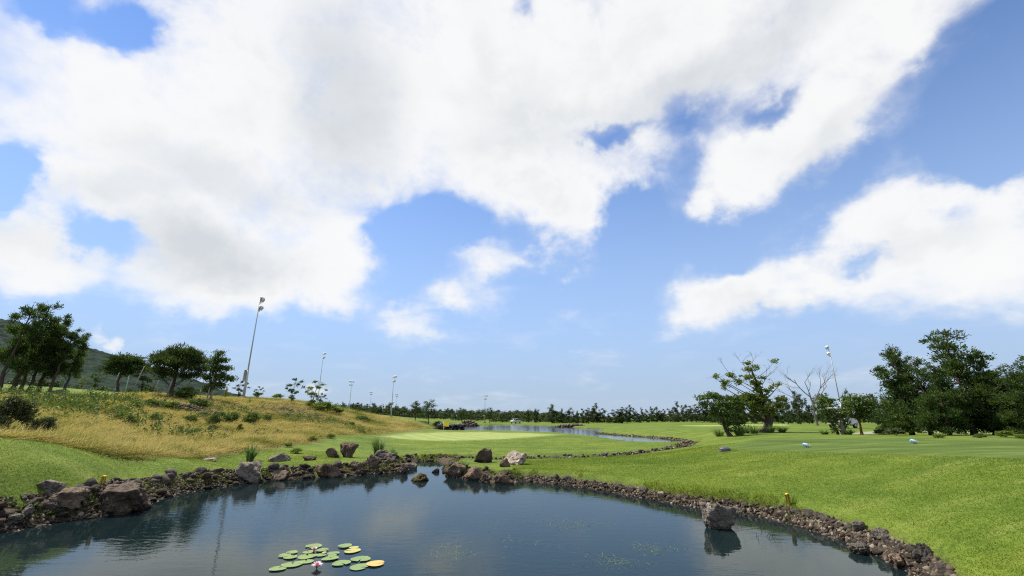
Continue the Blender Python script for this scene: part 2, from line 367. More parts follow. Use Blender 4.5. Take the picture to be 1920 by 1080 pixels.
# ------------------------------------------------------------------ terrain: heights from surveyed points
CTRL = []
def cz_(u, v, r):                       # a point seen at (u, v), r metres away over the ground
    d = ray(u, v); h = math.hypot(d[0], d[1]); CTRL.append((d[0] / h * r, d[1] / h * r, EYE + d[2] / h * r))
def at_z(u, v, z=0.0):
    d = ray(u, v); t = (z - EYE) / d[2]; return np.array([d[0] * t, d[1] * t, z])
def cp_(u, v, z): CTRL.append(tuple(at_z(u, v, z)))
for a in [  # left lawn
    (20, 945, .45), (250, 897, .40), (420, 878, .34), (440, 866, .36), (560, 872, .32), (690, 868, .30), (620, 862, .38)]: cp_(*a)
for a in [(0, 828, 16.5), (0, 870, 13.5), (180, 848, 17.5), (330, 857, 18.6), (200, 870, 14.6), (90, 836, 17.0),
    # meadow hill
    (0, 815, 21), (50, 790, 27), (50, 755, 37), (60, 738, 46), (180, 843, 20.5), (180, 800, 29), (180, 762, 38), (180, 741, 47), (300, 849, 21.5), (300, 820, 28),
    (300, 782, 36), (300, 750, 45), (450, 855, 23.5), (450, 820, 32), (450, 785, 42), (450, 748, 56), (600, 838, 28), (600, 810, 38),
    (600, 782, 51), (600, 759, 62), (690, 818, 39), (700, 797, 57), (700, 779, 76), (780, 807, 57), (780, 797, 73), (760, 789, 92), (530, 752, 58),
    # fairway behind the crest
    (100, 727, 63), (220, 734, 60), (0, 720, 66), (330, 748, 62), (700, 776, 118), (760, 783, 112), (810, 788, 140),
    # far plain
    (900, 793, 150), (1100, 793, 170), (1300, 791, 170), (1500, 790, 170), (1800, 790, 170), (950, 794.5, 140),
    # middle lawn and putting green
    (740, 858, 24.5), (850, 851, 25.5), (850, 831, 35), (850, 824, 41), (850, 812, 56), (880, 811.5, 58), (1000, 813, 52), (1045, 816, 45.5), (1000, 832, 34),
    (1000, 851, 26), (1110, 851, 26.5), (1150, 838, 33), (1100, 822, 43), (740, 822, 41), (740, 841, 31), (1200, 838, 33.5),
    # right lawn and teeing ground
    (1330, 846, 20.5), (1500, 850, 17.6), (1700, 855, 16.2), (1900, 864, 14.8), (1400, 824, 26), (1600, 821, 26.5), (1800, 823, 25), (1920, 826, 25), (1500, 835, 21), (1700, 838, 20.0),
    (1310, 834, 31), (1360, 817, 36), (1435, 809, 42), (1500, 809, 45), (1610, 815, 38), (1660, 808, 46), (1600, 798, 62), (1300, 798, 76), (1200, 800, 72),
    (1150, 805, 62), (1230, 814, 49), (1400, 797, 80), (1800, 816, 33), (1910, 816, 33), (1750, 806, 60), (1500, 796, 78)]: cz_(*a)
for a in [(1000, 893, .28), (1200, 908, .33), (1400, 936, .40), (1600, 975, .46), (1750, 1018, .50), (1900, 1072, .56), (1150, 872, .36), (1270, 862, .48), (1650, 900, .68), (1450, 890, .62)]: cp_(*a)
for r, z in ((130, 5.0), (300, 4.0)):
    for u in (-200, 0, 200, 400): d = ray(u, 782); h = math.hypot(d[0], d[1]); CTRL.append((d[0] / h * r, d[1] / h * r, z))
CTRL += [(-9, 2, .9), (-14, -4, 1.0), (9, 1, .7), (15, 3, .8), (0, -3, .6), (0, -20, .8), (-30, -10, 1.5), (30, -10, 1.0), (25, 12, .9), (-26, 8, 1.6), (-60, 10, 4), (60, 15, 1), (-48, 92, 3.2), (-30, 100, 2.0)]
for k in range(12):
    a = k / 12 * 2 * math.pi
    for r, z in ((400, 1.0), (1500, 1.5), (4000, 1.5)): CTRL.append((math.sin(a) * r, math.cos(a) * r, z))
CTRL = np.array(CTRL)
def to_q(x, y):
    r = np.hypot(x, y) + 1e-6; a = np.arctan2(x, y); s = np.log(r + 2.0)
    return np.stack([1.6 * np.sin(a), 1.6 * np.cos(a), s * 1.15], -1)
_Q = to_q(CTRL[:, 0], CTRL[:, 1])
def _kern(A, B): return np.sqrt(((A[:, None] - B[None]) ** 2).sum(-1) + 0.012)
_A = _kern(_Q, _Q); _n = len(_Q)
_K = np.zeros((_n + 1, _n + 1)); _K[:_n, :_n] = _A - 0.012 * np.eye(_n); _K[:_n, _n] = 1; _K[_n, :_n] = 1
_w = np.linalg.solve(_K, np.append(CTRL[:, 2], 0))
def H_raw(x, y):
    x = np.atleast_1d(np.asarray(x, float)); y = np.atleast_1d(np.asarray(y, float)); outz = np.empty(len(x))
    for i in range(0, len(x), 20000):
        outz[i:i + 20000] = _kern(to_q(x[i:i + 20000], y[i:i + 20000]), _Q) @ _w[:_n] + _w[_n]
    return outz
# water outlines (z = 0)
def outline(px, extra=()): return np.array([at_z(u, v)[:2] for u, v in px] + list(extra))
POND = outline([(0, 1000), (60, 988), (140, 974), (200, 966), (258, 950), (300, 934), (360, 921), (430, 910), (490, 903), (560, 898), (640, 893), (700, 889), (752, 886),
                (762, 876), (738, 869), (790, 865), (860, 863), (862, 868), (838, 873), (832, 885), (850, 894), (900, 903), (945, 907), (985, 902), (1060, 909), (1130, 919), (1190, 930), (1245, 940),
                (1290, 948), (1340, 955), (1400, 963), (1450, 972), (1500, 985), (1560, 1004), (1610, 1022), (1660, 1043), (1700, 1066), (1735, 1085)],
               [(5.2, 6.2), (4.6, 4.4), (2.5, 3.2), (-1.5, 2.8), (-5.5, 3.6), (-9.5, 5.2), (-11.5, 7.0)])
STREAM = outline([(862, 864.5), (940, 863), (1000, 862), (1100, 859.5), (1180, 857), (1235, 850), (1275, 842), (1300, 834), (1308, 836), (1285, 845), (1248, 853), (1185, 861), (1100, 863.5), (1000, 866.5), (930, 868), (866, 868)])
LAKE = outline([(800, 803), (835, 800.5), (870, 797.6), (950, 797), (1020, 798), (1066, 800), (1080, 803), (1132, 804.8), (1124, 810), (1116, 813), (1150, 815.5), (1190, 818.5), (1250, 823), (1284, 828.5),
                (1286, 832), (1240, 834), (1190, 832), (1140, 825), (1095, 818.5), (1050, 814), (960, 810), (880, 809.5), (826, 810)])
def sdf(poly, x, y):
    """distance to the outline, negative inside"""
    x = np.atleast_1d(x); y = np.atleast_1d(y); best = np.full(len(x), 1e18); inside = np.zeros(len(x), bool)
    n = len(poly)
    for i in range(n):
        ax, ay = poly[i]; bx, by = poly[(i + 1) % n]; ex, ey = bx - ax, by - ay
        t = np.clip(((x - ax) * ex + (y - ay) * ey) / (ex * ex + ey * ey + 1e-12), 0, 1)
        best = np.minimum(best, (x - ax - t * ex) ** 2 + (y - ay - t * ey) ** 2)
        if ay != by: inside ^= ((ay > y) != (by > y)) & (x < ex * (y - ay) / (by - ay) + ax)
    d = np.sqrt(best); return np.where(inside, -d, d)
def sstep(a, b, x):
    t = np.clip((x - a) / (b - a), 0, 1); return t * t * (3 - 2 * t)
def water_d(x, y):
    P = np.stack([x, y, x * 0], -1)
    j = (vnoise(P, 1.1, 3) - 0.5)
    return sdf(POND, x, y) + 0.22 * j, sdf(STREAM, x, y) + 0.3 * j, sdf(LAKE, x, y) + 0.6 * j
def H(x, y, full=False):
    x = np.atleast_1d(np.asarray(x, float)); y = np.atleast_1d(np.asarray(y, float))
    z = H_raw(x, y)
    P = np.stack([x, y, x * 0], -1); r = np.hypot(x, y)
    z = z + (vnoise(P, 0.35, 3, 3.1) - 0.5) * 0.10 * sstep(10, 25, r) + (vnoise(P, 0.06, 2, 5.0) - 0.5) * 0.5 * sstep(60, 140, r) * (1 - sstep(300, 800, r))
    dp, ds, dl = water_d(x, y)
    for d, wdt, rise, dep in ((dp, 1.6, 0.30, 1.3), (ds, 1.0, 0.16, 0.45), (dl, 4.0, 0.16, 1.3)):
        bank = np.where(d > 0, 0.05 + rise * sstep(0, 0.6, d) + 0.02 * d, np.maximum(-0.02 + d * 0.55, -dep))
        k = sstep(0.0, wdt, d)
        z = np.where(d < wdt, bank * (1 - k) + np.maximum(z, 0.12) * k, z)
    return (z, dp, ds, dl) if full else z
# one sheet on a fan of rays, dense where the ground is near
az_f = np.radians(np.concatenate([np.arange(-180, -66, 4.0), np.arange(-66, 66, 0.36), np.arange(66, 180, 4.0)]))
rr = np.exp(np.arange(math.log(1.2), math.log(2600), 0.0205))
AZ, RR = np.meshgrid(az_f, rr)
GX, GY = (np.sin(AZ) * RR).ravel(), (np.cos(AZ) * RR).ravel()
GZ, gdp, gds, gdl = H(GX, GY, True)
nA, nR = len(az_f), len(rr)
lnr0, dlr = math.log(1.2), 0.0205
_GZ2 = GZ.reshape(nR, nA)
def HG(x, y):
    """height of the built sheet (bilinear in the fan)"""
    x = np.atleast_1d(np.asarray(x, float)); y = np.atleast_1d(np.asarray(y, float))
    s = (np.log(np.hypot(x, y) + 1e-9) - lnr0) / dlr; i = np.clip(s.astype(int), 0, nR - 2); fi = np.clip(s - i, 0, 1)
    a = np.arctan2(x, y); j = np.clip(np.searchsorted(az_f, a) - 1, 0, nA - 2); fj = np.clip((a - az_f[j]) / (az_f[j + 1] - az_f[j]), 0, 1)
    return (_GZ2[i, j] * (1 - fi) * (1 - fj) + _GZ2[i + 1, j] * fi * (1 - fj) + _GZ2[i, j + 1] * (1 - fi) * fj + _GZ2[i + 1, j + 1] * fi * fj)
def hit(u, v, tmax=400.0):
    """where the line of sight through (u, v) meets the ground or the water"""
    d = ray(u, v); t = np.exp(np.linspace(math.log(3), math.log(tmax), 1500))
    x, y, z = d[0] * t, d[1] * t, EYE + d[2] * t
    g = np.maximum(HG(x, y), 0.0); k = np.argmax(z < g)
    if k == 0: k = len(t) - 1
    z0, z1 = (z - g)[k - 1], (z - g)[k]; f = z0 / (z0 - z1 + 1e-12); tt = t[k - 1] + (t[k] - t[k - 1]) * np.clip(f, 0, 1)
    return np.array([d[0] * tt, d[1] * tt, EYE + d[2] * tt])
def stand(u, r, v=782):
    """ground point r metres away on the bearing of column u"""
    d = ray(u, v); h = math.hypot(d[0], d[1]); x, y = d[0] / h * r, d[1] / h * r
    return np.array([x, y, float(HG(x, y)[0])])
def ppm(p):
    """photo pixels per metre at a point"""
    return F_PX / (p[1] * CP + (p[2] - EYE) * SP)
def top_z(u, v, p):
    d = ray(u, v); return EYE + d[2] / math.hypot(d[0], d[1]) * math.hypot(p[0], p[1])

# zones of the ground
def u_of(x, y, z): return W_PX / 2 + F_PX * x / np.maximum(y * CP + (z - EYE) * SP, 0.1)
gu = np.where(GY > 1, u_of(GX, GY, GZ), np.where(GX < 0, -4000, 6000)); gr = np.hypot(GX, GY)
jit = 1 + 0.16 * (vnoise(np.stack([GX, GY, GX * 0], -1), 0.35, 3, 9.0) - 0.5)
def meadow_mask(u, r, j):
    lo = np.interp(u, [-2000, 0, 180, 330, 430, 500, 560, 640, 700, 760, 810, 830], [17, 17.4, 18.4, 19.6, 23.5, 26, 29, 36, 42, 52, 66, 200])
    hi = np.interp(u, [-2000, 0, 100, 200, 300, 420, 600, 700, 800, 830], [39, 40, 41, 43, 54, 85, 90, 95, 85, 0])
    return sstep(0, 1, (r * j - lo) / (0.06 * lo)) * (1 - sstep(0, 1, (r * j - hi) / (0.12 * hi + 1)))
g_meadow = meadow_mask(gu, gr, jit)
GREEN = np.array([hit(u, v)[:2] for u, v in [(712, 818), (760, 813), (830, 810.5), (900, 810), (980, 812), (1040, 815), (1000, 819), (930, 824), (850, 826), (770, 824)]])
_gj = 1.2 * (vnoise(np.stack([GX, GY, GX * 0], -1), 0.8, 3, 14.0) - 0.5)
g_green = 0.75 * (1 - sstep(-0.5, 0.3, sdf(GREEN, GX, GY) + _gj)) + 0.25 * (1 - sstep(0.5, 1.6, sdf(GREEN, GX, GY) + _gj))
TEE = np.array([hit(u, v)[:2] for u, v in [(1345, 838), (1420, 824), (1600, 821), (1800, 823)]] + [(34, 22), (30, 14)] + [hit(u, v)[:2] for u, v in [(1900, 860), (1700, 852), (1500, 847), (1390, 845)]])
g_tee = 1 - sstep(-0.8, 1.0, sdf(TEE, GX, GY) + _gj)
far_green = [np.array([hit(u, v)[:2] for u, v in q_]) for q_ in ([(1282, 797.6), (1345, 796.6), (1350, 799), (1290, 799)], [(1385, 795.5), (1470, 795.5), (1470, 798), (1390, 798)])]
for fg in far_green: g_green = np.maximum(g_green, 1 - sstep(-0.2, 1.0, sdf(fg, GX, GY)))
PATH = np.array([stand(u, r)[:2] for u, r in [(1588, 39.5), (1612, 39.5), (1650, 42), (1690, 43), (1850, 44), (2200, 46), (2200, 49), (1850, 47.5), (1690, 47), (1640, 45.5)]])
g_path = 1 - sstep(-0.05, 0.15, sdf(PATH, GX, GY))
g_bank = np.maximum.reduce([1 - sstep(0.12, 0.42, gdp), 1 - sstep(0.1, 0.45, gds), 1 - sstep(0.05, 0.35, gdl)])

m, t, o = new_mat('ground')
pos = t.node('ShaderNodeNewGeometry').outputs['Position']
n_fine = t.noise(pos, 11.0, 5, 0.7); n_mid = t.noise(pos, 1.3, 4, 0.6); n_big = t.noise(pos, 0.16, 3, 0.55)
n_str = t.noise(t.vmath('MULTIPLY', pos, (0.25, 1.3, 1.0)), 1.2, 3, 0.5)
lawn = t.ramp(t.math('ADD', t.math('MULTIPLY', n_fine, 0.6), t.math('MULTIPLY', n_mid, 0.4)), [(0.30, (0.048, 0.082, 0.010)), (0.5, (0.090, 0.133, 0.017)), (0.70, (0.140, 0.180, 0.034))])
lawn = t.mix(t.maprange(n_big, 0.40, 0.62, 0, 0.55), lawn, t.mix(1.0, lawn, (1.34, 1.15, 0.95), 'MULTIPLY'))
lawn = t.mix(t.maprange(t.noise(t.vmath('MULTIPLY', pos, (0.5, 1.4, 1.0)), 0.22, 4, 0.6), 0.46, 0.62, 0, 0.8), lawn, t.mix(1.0, lawn, (0.70, 0.80, 0.75), 'MULTIPLY'))
lawn = t.mix(t.maprange(n_str, 0.54, 0.70, 0, 0.5), lawn, (0.19, 0.21, 0.05))
lawn = t.mix(t.maprange(t.noise(pos, 0.45, 4, 0.6), 0.50, 0.66, 0, 0.6), lawn, t.mix(1.0, lawn, (0.62, 0.78, 0.7), 'MULTIPLY'))
mead = t.ramp(t.math('ADD', t.math('MULTIPLY', n_fine, 0.5), t.math('MULTIPLY', n_mid, 0.5)), [(0.30, (0.13, 0.11, 0.045)), (0.5, (0.24, 0.195, 0.09)), (0.7, (0.33, 0.27, 0.135))])
mead = t.mix(t.maprange(t.noise(pos, 0.30, 4, 0.6), 0.50, 0.64, 0, 0.8), mead, (0.085, 0.115, 0.022))
green = t.ramp(n_mid, [(0.3, (0.185, 0.228, 0.066)), (0.7, (0.24, 0.28, 0.09))])
tee = t.ramp(n_str, [(0.35, (0.052, 0.085, 0.015)), (0.6, (0.078, 0.116, 0.022)), (0.72, (0.118, 0.15, 0.040))])
sxy = t.node('ShaderNodeSeparateXYZ'); t.l.new(t.vmath('ADD', pos, t.vmath('SCALE', t.noise(pos, 0.5, 2, out=1), s=0.5)), sxy.inputs[0])
mow = t.math('SINE', t.math('MULTIPLY', t.math('ADD', sxy.outputs[0], t.math('MULTIPLY', sxy.outputs[1], 0.55)), 2.6))
mow = t.maprange(mow, -0.35, 0.35, 0.94, 1.05)
green = t.mix(1.0, green, mow, 'MULTIPLY'); tee = t.mix(1.0, tee, mow, 'MULTIPLY')
c = t.mix(t.attr('tee'), lawn, tee); c = t.mix(t.attr('meadow'), c, mead); c = t.mix(t.attr('green'), c, green)
c = t.mix(t.attr('path'), c, t.ramp(n_fine, [(0.3, (0.20, 0.19, 0.17)), (0.7, (0.30, 0.285, 0.26))]))
bed = t.ramp(n_mid, [(0.3, (0.020, 0.020, 0.010)), (0.55, (0.048, 0.046, 0.022)), (0.75, (0.06, 0.075, 0.028))])
soil = t.ramp(n_fine, [(0.3, (0.035, 0.027, 0.018)), (0.7, (0.095, 0.075, 0.050))])
c = t.mix(t.attr('bank'), c, soil)
sz = t.node('ShaderNodeSeparateXYZ'); t.l.new(pos, sz.inputs[0])
c = t.mix(t.math('MULTIPLY', t.maprange(sz.outputs[2], 0.02, -0.10), t.attr('bank')), c, bed)
principled(t, o, c, 0.95, 0.12, bump(t, t.math('ADD', n_fine, t.math('MULTIPLY', n_mid, 1.5)), 0.6, 0.05))
M['ground'] = m
ii = np.arange(nR - 1)[:, None] * nA; jj = np.arange(nA - 1)[None]
F = np.stack([ii + jj, ii + jj + 1, ii + nA + jj + 1, ii + nA + jj], -1).reshape(-1, 4)[:, ::-1]
wrap = np.arange(nR - 1) * nA
F = np.concatenate([F, np.stack([wrap + nA - 1, wrap, wrap + nA, wrap + 2 * nA - 1], -1)[:, ::-1]])
cap = np.array([[k, (k + 1) % nA, nR * nA] for k in range(nA)])[:, ::-1]          # closes the sheet under the viewpoint
_app = lambda a, v: np.append(a, v)
gnd = mesh_np('ground', np.stack([_app(GX, 0), _app(GY, 0), _app(GZ, GZ[:nA].mean())], -1), [F, cap], smooth=True,
              attrs=dict(meadow=_app(g_meadow, 0), green=_app(g_green, 0), tee=_app(g_tee, 0), path=_app(g_path, 0), bank=_app(g_bank, 0)))
obj('ground', gnd, M['ground'], kind='structure')

# water
def water_mat(name, strength, rough, tint=(0.78, 0.82, 0.80, 1)):
    m, t, o = new_mat(name)
    pos = t.node('ShaderNodeNewGeometry').outputs['Position']
    w1 = t.noise(t.vmath('MULTIPLY', pos, (0.55, 1.5, 1.0)), 4.5, 3, 0.55, 0.4)
    w2 = t.noise(t.vmath('MULTIPLY', pos, (0.6, 1.3, 1.0)), 17.0, 2, 0.5)
    calm = t.maprange(t.noise(pos, 0.22, 2, 0.5), 0.36, 0.64, 0.25, 1.0)
    hgt = t.math('MULTIPLY', t.math('ADD', t.math('MULTIPLY', w1, 1.0), t.math('MULTIPLY', w2, 0.22)), calm)
    bn = bump(t, hgt, strength, 0.012)
    fr = t.node('ShaderNodeFresnel'); fr.inputs[0].default_value = 1.33; t.l.new(bn, fr.inputs['Normal'])
    gl = t.node('ShaderNodeBsdfGlossy'); gl.inputs['Roughness'].default_value = rough; gl.inputs[0].default_value = tint; t.l.new(bn, gl.inputs['Normal'])
    tp = t.node('ShaderNodeBsdfTransparent'); tp.inputs[0].default_value = (0.42, 0.52, 0.50, 1)
    df = t.node('ShaderNodeBsdfDiffuse'); df.inputs[0].default_value = (0.010, 0.022, 0.026, 1)   # suspended matter
    m1 = t.node('ShaderNodeMixShader'); m1.inputs[0].default_value = 0.55; t.l.new(tp.outputs[0], m1.inputs[1]); t.l.new(df.outputs[0], m1.inputs[2])
    m2 = t.node('ShaderNodeMixShader'); t.l.new(fr.outputs[0], m2.inputs[0]); t.l.new(m1.outputs[0], m2.inputs[1]); t.l.new(gl.outputs[0], m2.inputs[2]); t.l.new(m2.outputs[0], o.inputs[0])
    return m
M['water'] = water_mat('water', 0.34, 0.02); M['lake'] = water_mat('lake_water', 0.12, 0.10, (1, 1, 1, 1))
def water(name, poly, grow, mat='water'):
    c = poly.mean(0); lo, hi = poly.min(0) - grow, poly.max(0) + grow
    # a flat grid clipped to the cells near the outline, so it stays under the banks
    n = 70; xs = np.linspace(lo[0], hi[0], n); ys = np.linspace(lo[1], hi[1], n); X, Y = np.meshgrid(xs, ys); X, Y = X.ravel(), Y.ravel()
    i = np.arange(n - 1)[:, None] * n; j = np.arange(n - 1)[None]; Fq = np.stack([i + j, i + j + 1, i + n + j + 1, i + n + j], -1).reshape(-1, 4)
    keep = sdf(poly, X[Fq].mean(1), Y[Fq].mean(1)) < grow + max(xs[1] - xs[0], ys[1] - ys[0])
    Fq = Fq[keep]; used = np.unique(Fq); rem = np.full(n * n, -1); rem[used] = np.arange(len(used))
    return obj(name, mesh_np(name, np.stack([X, Y, X * 0], -1)[used], rem[Fq]), M[mat], kind='structure')
water('pond_water', POND, 0.3); water('stream_water', STREAM, 0.25); water('lake_water', LAKE, 0.8, 'lake')
bpy.data.objects['stream_water'].location.z = 0.004

# ------------------------------------------------------------------ rocks
import bmesh
_ico = {}
def ico(sub):
    if sub not in _ico:
        bm = bmesh.new(); bmesh.ops.create_icosphere(bm, subdivisions=sub, radius=1.0)
        _ico[sub] = (np.array([v.co[:] for v in bm.verts]), np.array([[v.index for v in f.verts] for f in bm.faces])); bm.free()
    return _ico[sub]
def rock_shape(seed, sub=3, cuts=14, rough=0.10, flat_top=0.0, sharp=1.0):
    """a block broken along random planes, then roughened; about 2 units across"""
    g = np.random.default_rng(seed); D, F = ico(sub)
    N = g.normal(size=(cuts, 3)); N /= np.linalg.norm(N, axis=1)[:, None]; hgt = g.uniform(0.42, 0.95, cuts)
    if flat_top: N = np.vstack([N, [0.08, -0.12, 0.99]]); hgt = np.append(hgt, flat_top)
    dots = D @ N.T
    r = np.min(np.where(dots > 0.05, hgt[None] / np.maximum(dots, 0.05), 9.0), axis=1); r = np.minimum(r, 1.25)
    V = D * r[:, None]
    V = V * (1 + rough * 2.2 * (vnoise(V, 2.3, 3, seed * 1.7) - 0.5)[:, None] + rough * 2.0 * (vnoise(V, 6.0, 3, seed * 0.7) - 0.5)[:, None] - rough * 0.9 * np.clip(0.42 - vnoise(V, 9.0, 2, seed * 0.3), 0, 1)[:, None])
    return V, F
ROCKS = [mesh_np('stone', *rock_shape(100 + i, 2, 6, 0.26, 0, 1)) for i in range(12)]
for i, me in enumerate(ROCKS): me.materials.append(M['basalt'] if i % 3 else M['basalt_brown'])
ROCKS_G = [mesh_np('stone', *rock_shape(140 + i, 2, 6, 0.26, 0, 1)) for i in range(5)]
for me in ROCKS_G: me.materials.append(M['basalt_grey'])

def boulder(u, v, w, h, mat, label, seed, depth=0.8, flat_top=0.0, rot=0.0, name='boulder', sink=0.55, water=False, rough=0.19, lift=0.0):
    """w, h: seen width and height in photo pixels; (u, v) its foot"""
    p = hit(u, v); s = ppm(p); W = w / s; Hh = h * 0.86 / s
    V, F = rock_shape(seed, 5, 12, rough, flat_top)
    lo, hi = V.min(0), V.max(0)
    V = (V - (lo + hi) / 2) / (hi - lo) * np.array([W, W * depth, Hh * (1 + sink) * 1.05])
    V[:, 2] += Hh * 1.05 / 2 - Hh * sink / 2 + lift
    base = np.array([p[0], p[1] + W * depth * 0.42, p[2]])
    base[2] = max(0.0, min(p[2], float(HG(base[0], base[1])[0]))) if not water else 0.0
    return thing(name, label, 'boulder', tuple(base), rot, 'boulders around the pond', mesh_np(name, V, F, smooth=False), M[mat])
BOULD = [
 (192, 962, 96, 52, 'basalt', 'largest dark brown flat-topped boulder overhanging the pond below the hillside lawn', 1, .9, .55, 0),
 (236, 952, 48, 52, 'basalt', 'dark pitted boulder joined to the largest flat-topped one', 2, 1.0, 0, .4),
 (98, 955, 74, 36, 'basalt', 'low dark boulder with a slanting top beside the grassy tuft on the bank', 3, .8, .6, .2),
 (80, 922, 44, 22, 'basalt_grey', 'grey humped rock at the lawn edge above the low dark boulder', 4, .8, 0, 0),
 (36, 972, 26, 24, 'basalt_grey', 'upright grey lichened stone at the end of the hillside bank', 5, .8, 0, 0),
 (8, 982, 36, 18, 'basalt_grey', 'smooth grey slab lying beside the upright grey stone', 6, .9, .7, 0),
 (88, 962, 30, 20, 'basalt_grey', 'grey wedge stone under the low dark boulder', 7, .8, 0, .5),
 (456, 905, 62, 40, 'basalt_grey', 'big grey-brown speckled boulder reflected under the floodlight pole', 8, .7, .8, 0),
 (508, 902, 44, 22, 'basalt', 'dark low boulder beside the big speckled one', 9, .8, 0, .2),
 (608, 896, 56, 28, 'basalt_brown', 'brown boulder with a black hollow face at the water edge', 10, .7, .6, 0),
 (647, 858, 34, 30, 'basalt_brown', 'rust-brown rounded boulder standing in the grass behind the bank', 11, .9, .7, 0),
 (619, 858, 28, 20, 'basalt', 'small dark boulder touching the rust-brown rounded one', 12, .9, 0, 0),
 (516, 866, 42, 17, 'basalt_grey', 'low broken rock beside the clump of sword leaves', 13, .7, 0, 0),
 (714, 864, 46, 20, 'basalt_grey', 'broad flat boulder at the foot of the tall grass tussock', 14, .8, .7, 0),
 (688, 876, 34, 24, 'basalt', 'dark jagged boulder in front of the tall grass tussock', 15, .9, 0, .3),
 (668, 884, 34, 16, 'basalt_brown', 'reddish slanting boulder beside the dark jagged one', 16, .8, .7, 0),
 (752, 888, 22, 20, 'basalt', 'dark boulder at the corner of the inlet by the tall tussock', 17, .9, 0, 0),
 (768, 880, 26, 12, 'basalt_grey', 'low grey rock inside the inlet', 18, .8, 0, 0),
 (575, 864, 26, 9, 'basalt_brown', 'low reddish rock half buried in the lawn', 19, .8, 0, 0),
 (905, 868, 36, 28, 'basalt', 'dark upright boulder above the point of the inlet, next to the pale one', 20, .95, .75, 0),
 (964, 872, 50, 26, 'pale_rock', 'pale flat-topped boulder with a whitish crown', 21, .8, .62, 0),
 (948, 876, 24, 18, 'basalt_brown', 'small brown boulder leaning on the pale flat-topped one', 22, .8, 0, 0),
 (852, 896, 46, 28, 'basalt_brown', 'reddish boulder forming the tip of the inlet point', 23, .9, .7, 0),
 (892, 902, 46, 28, 'basalt_brown', 'long brown boulder behind the tip of the inlet point', 24, .7, .8, .2),
 (912, 904, 36, 20, 'basalt', 'dark boulder in the middle of the row along the inlet point', 25, .8, 0, 0),
 (944, 908, 40, 22, 'basalt_brown', 'brown boulder ending the row along the inlet point', 26, .8, 0, 0),
 (1240, 936, 14, 14, 'pale_rock', 'pale rounded stone in the rubble edge under the tee lawn', 30, .9, 0, 0),
 (192, 843, 24, 7, 'basalt_grey', 'dark flat rock at the rim of the hillside lawn', 31, .8, 0, 0),
 (380, 862, 38, 4, 'pale_rock', 'pale thin slab between lawn and dry meadow', 32, .8, .7, 0),
 (1625, 1040, 44, 18, 'basalt_grey', 'dark grey slab at the waterline of the tee-side bank', 33, .8, .7, .4),
 (1700, 1068, 42, 26, 'basalt_brown', 'tan-topped block in the tee-side bank rubble', 34, .8, .7, .2),
 (1668, 1012, 34, 20, 'basalt_grey', 'grey block along the top of the tee-side bank', 36, .8, 0, .2),
 (1745, 1048, 44, 28, 'basalt_grey', 'biggest grey block along the top of the tee-side bank', 37, .8, 0, .6),
 (1620, 995, 36, 18, 'basalt_grey', 'wide grey block where the tee-side bank narrows', 38, .7, 0, .1),
]
for b in BOULD: boulder(*b[:7], depth=b[7], flat_top=b[8], rot=b[9])
boulder(1357, 994, 66, 50, 'basalt_grey', 'large grey lava boulder standing alone in the pond by the tee-side bank', 40, 0.8, 0.85, 0.5, sink=0.75, water=True, rough=0.16)
boulder(783, 903, 36, 15, 'moss_rock', 'small mossy rock standing in the mouth of the inlet', 41, 0.8, 0, 0, sink=0.8, water=True, rough=0.2)
boulder(816, 886, 14, 8, 'basalt', 'little dark rock breaking the water beside the inlet point', 42, 0.8, 0, 0, sink=0.8, water=True)
boulder(1386, 968, 30, 16, 'basalt_grey', 'dark bluish rock on the bank behind the boulder in the pond', 43, 0.8, 0, 0)

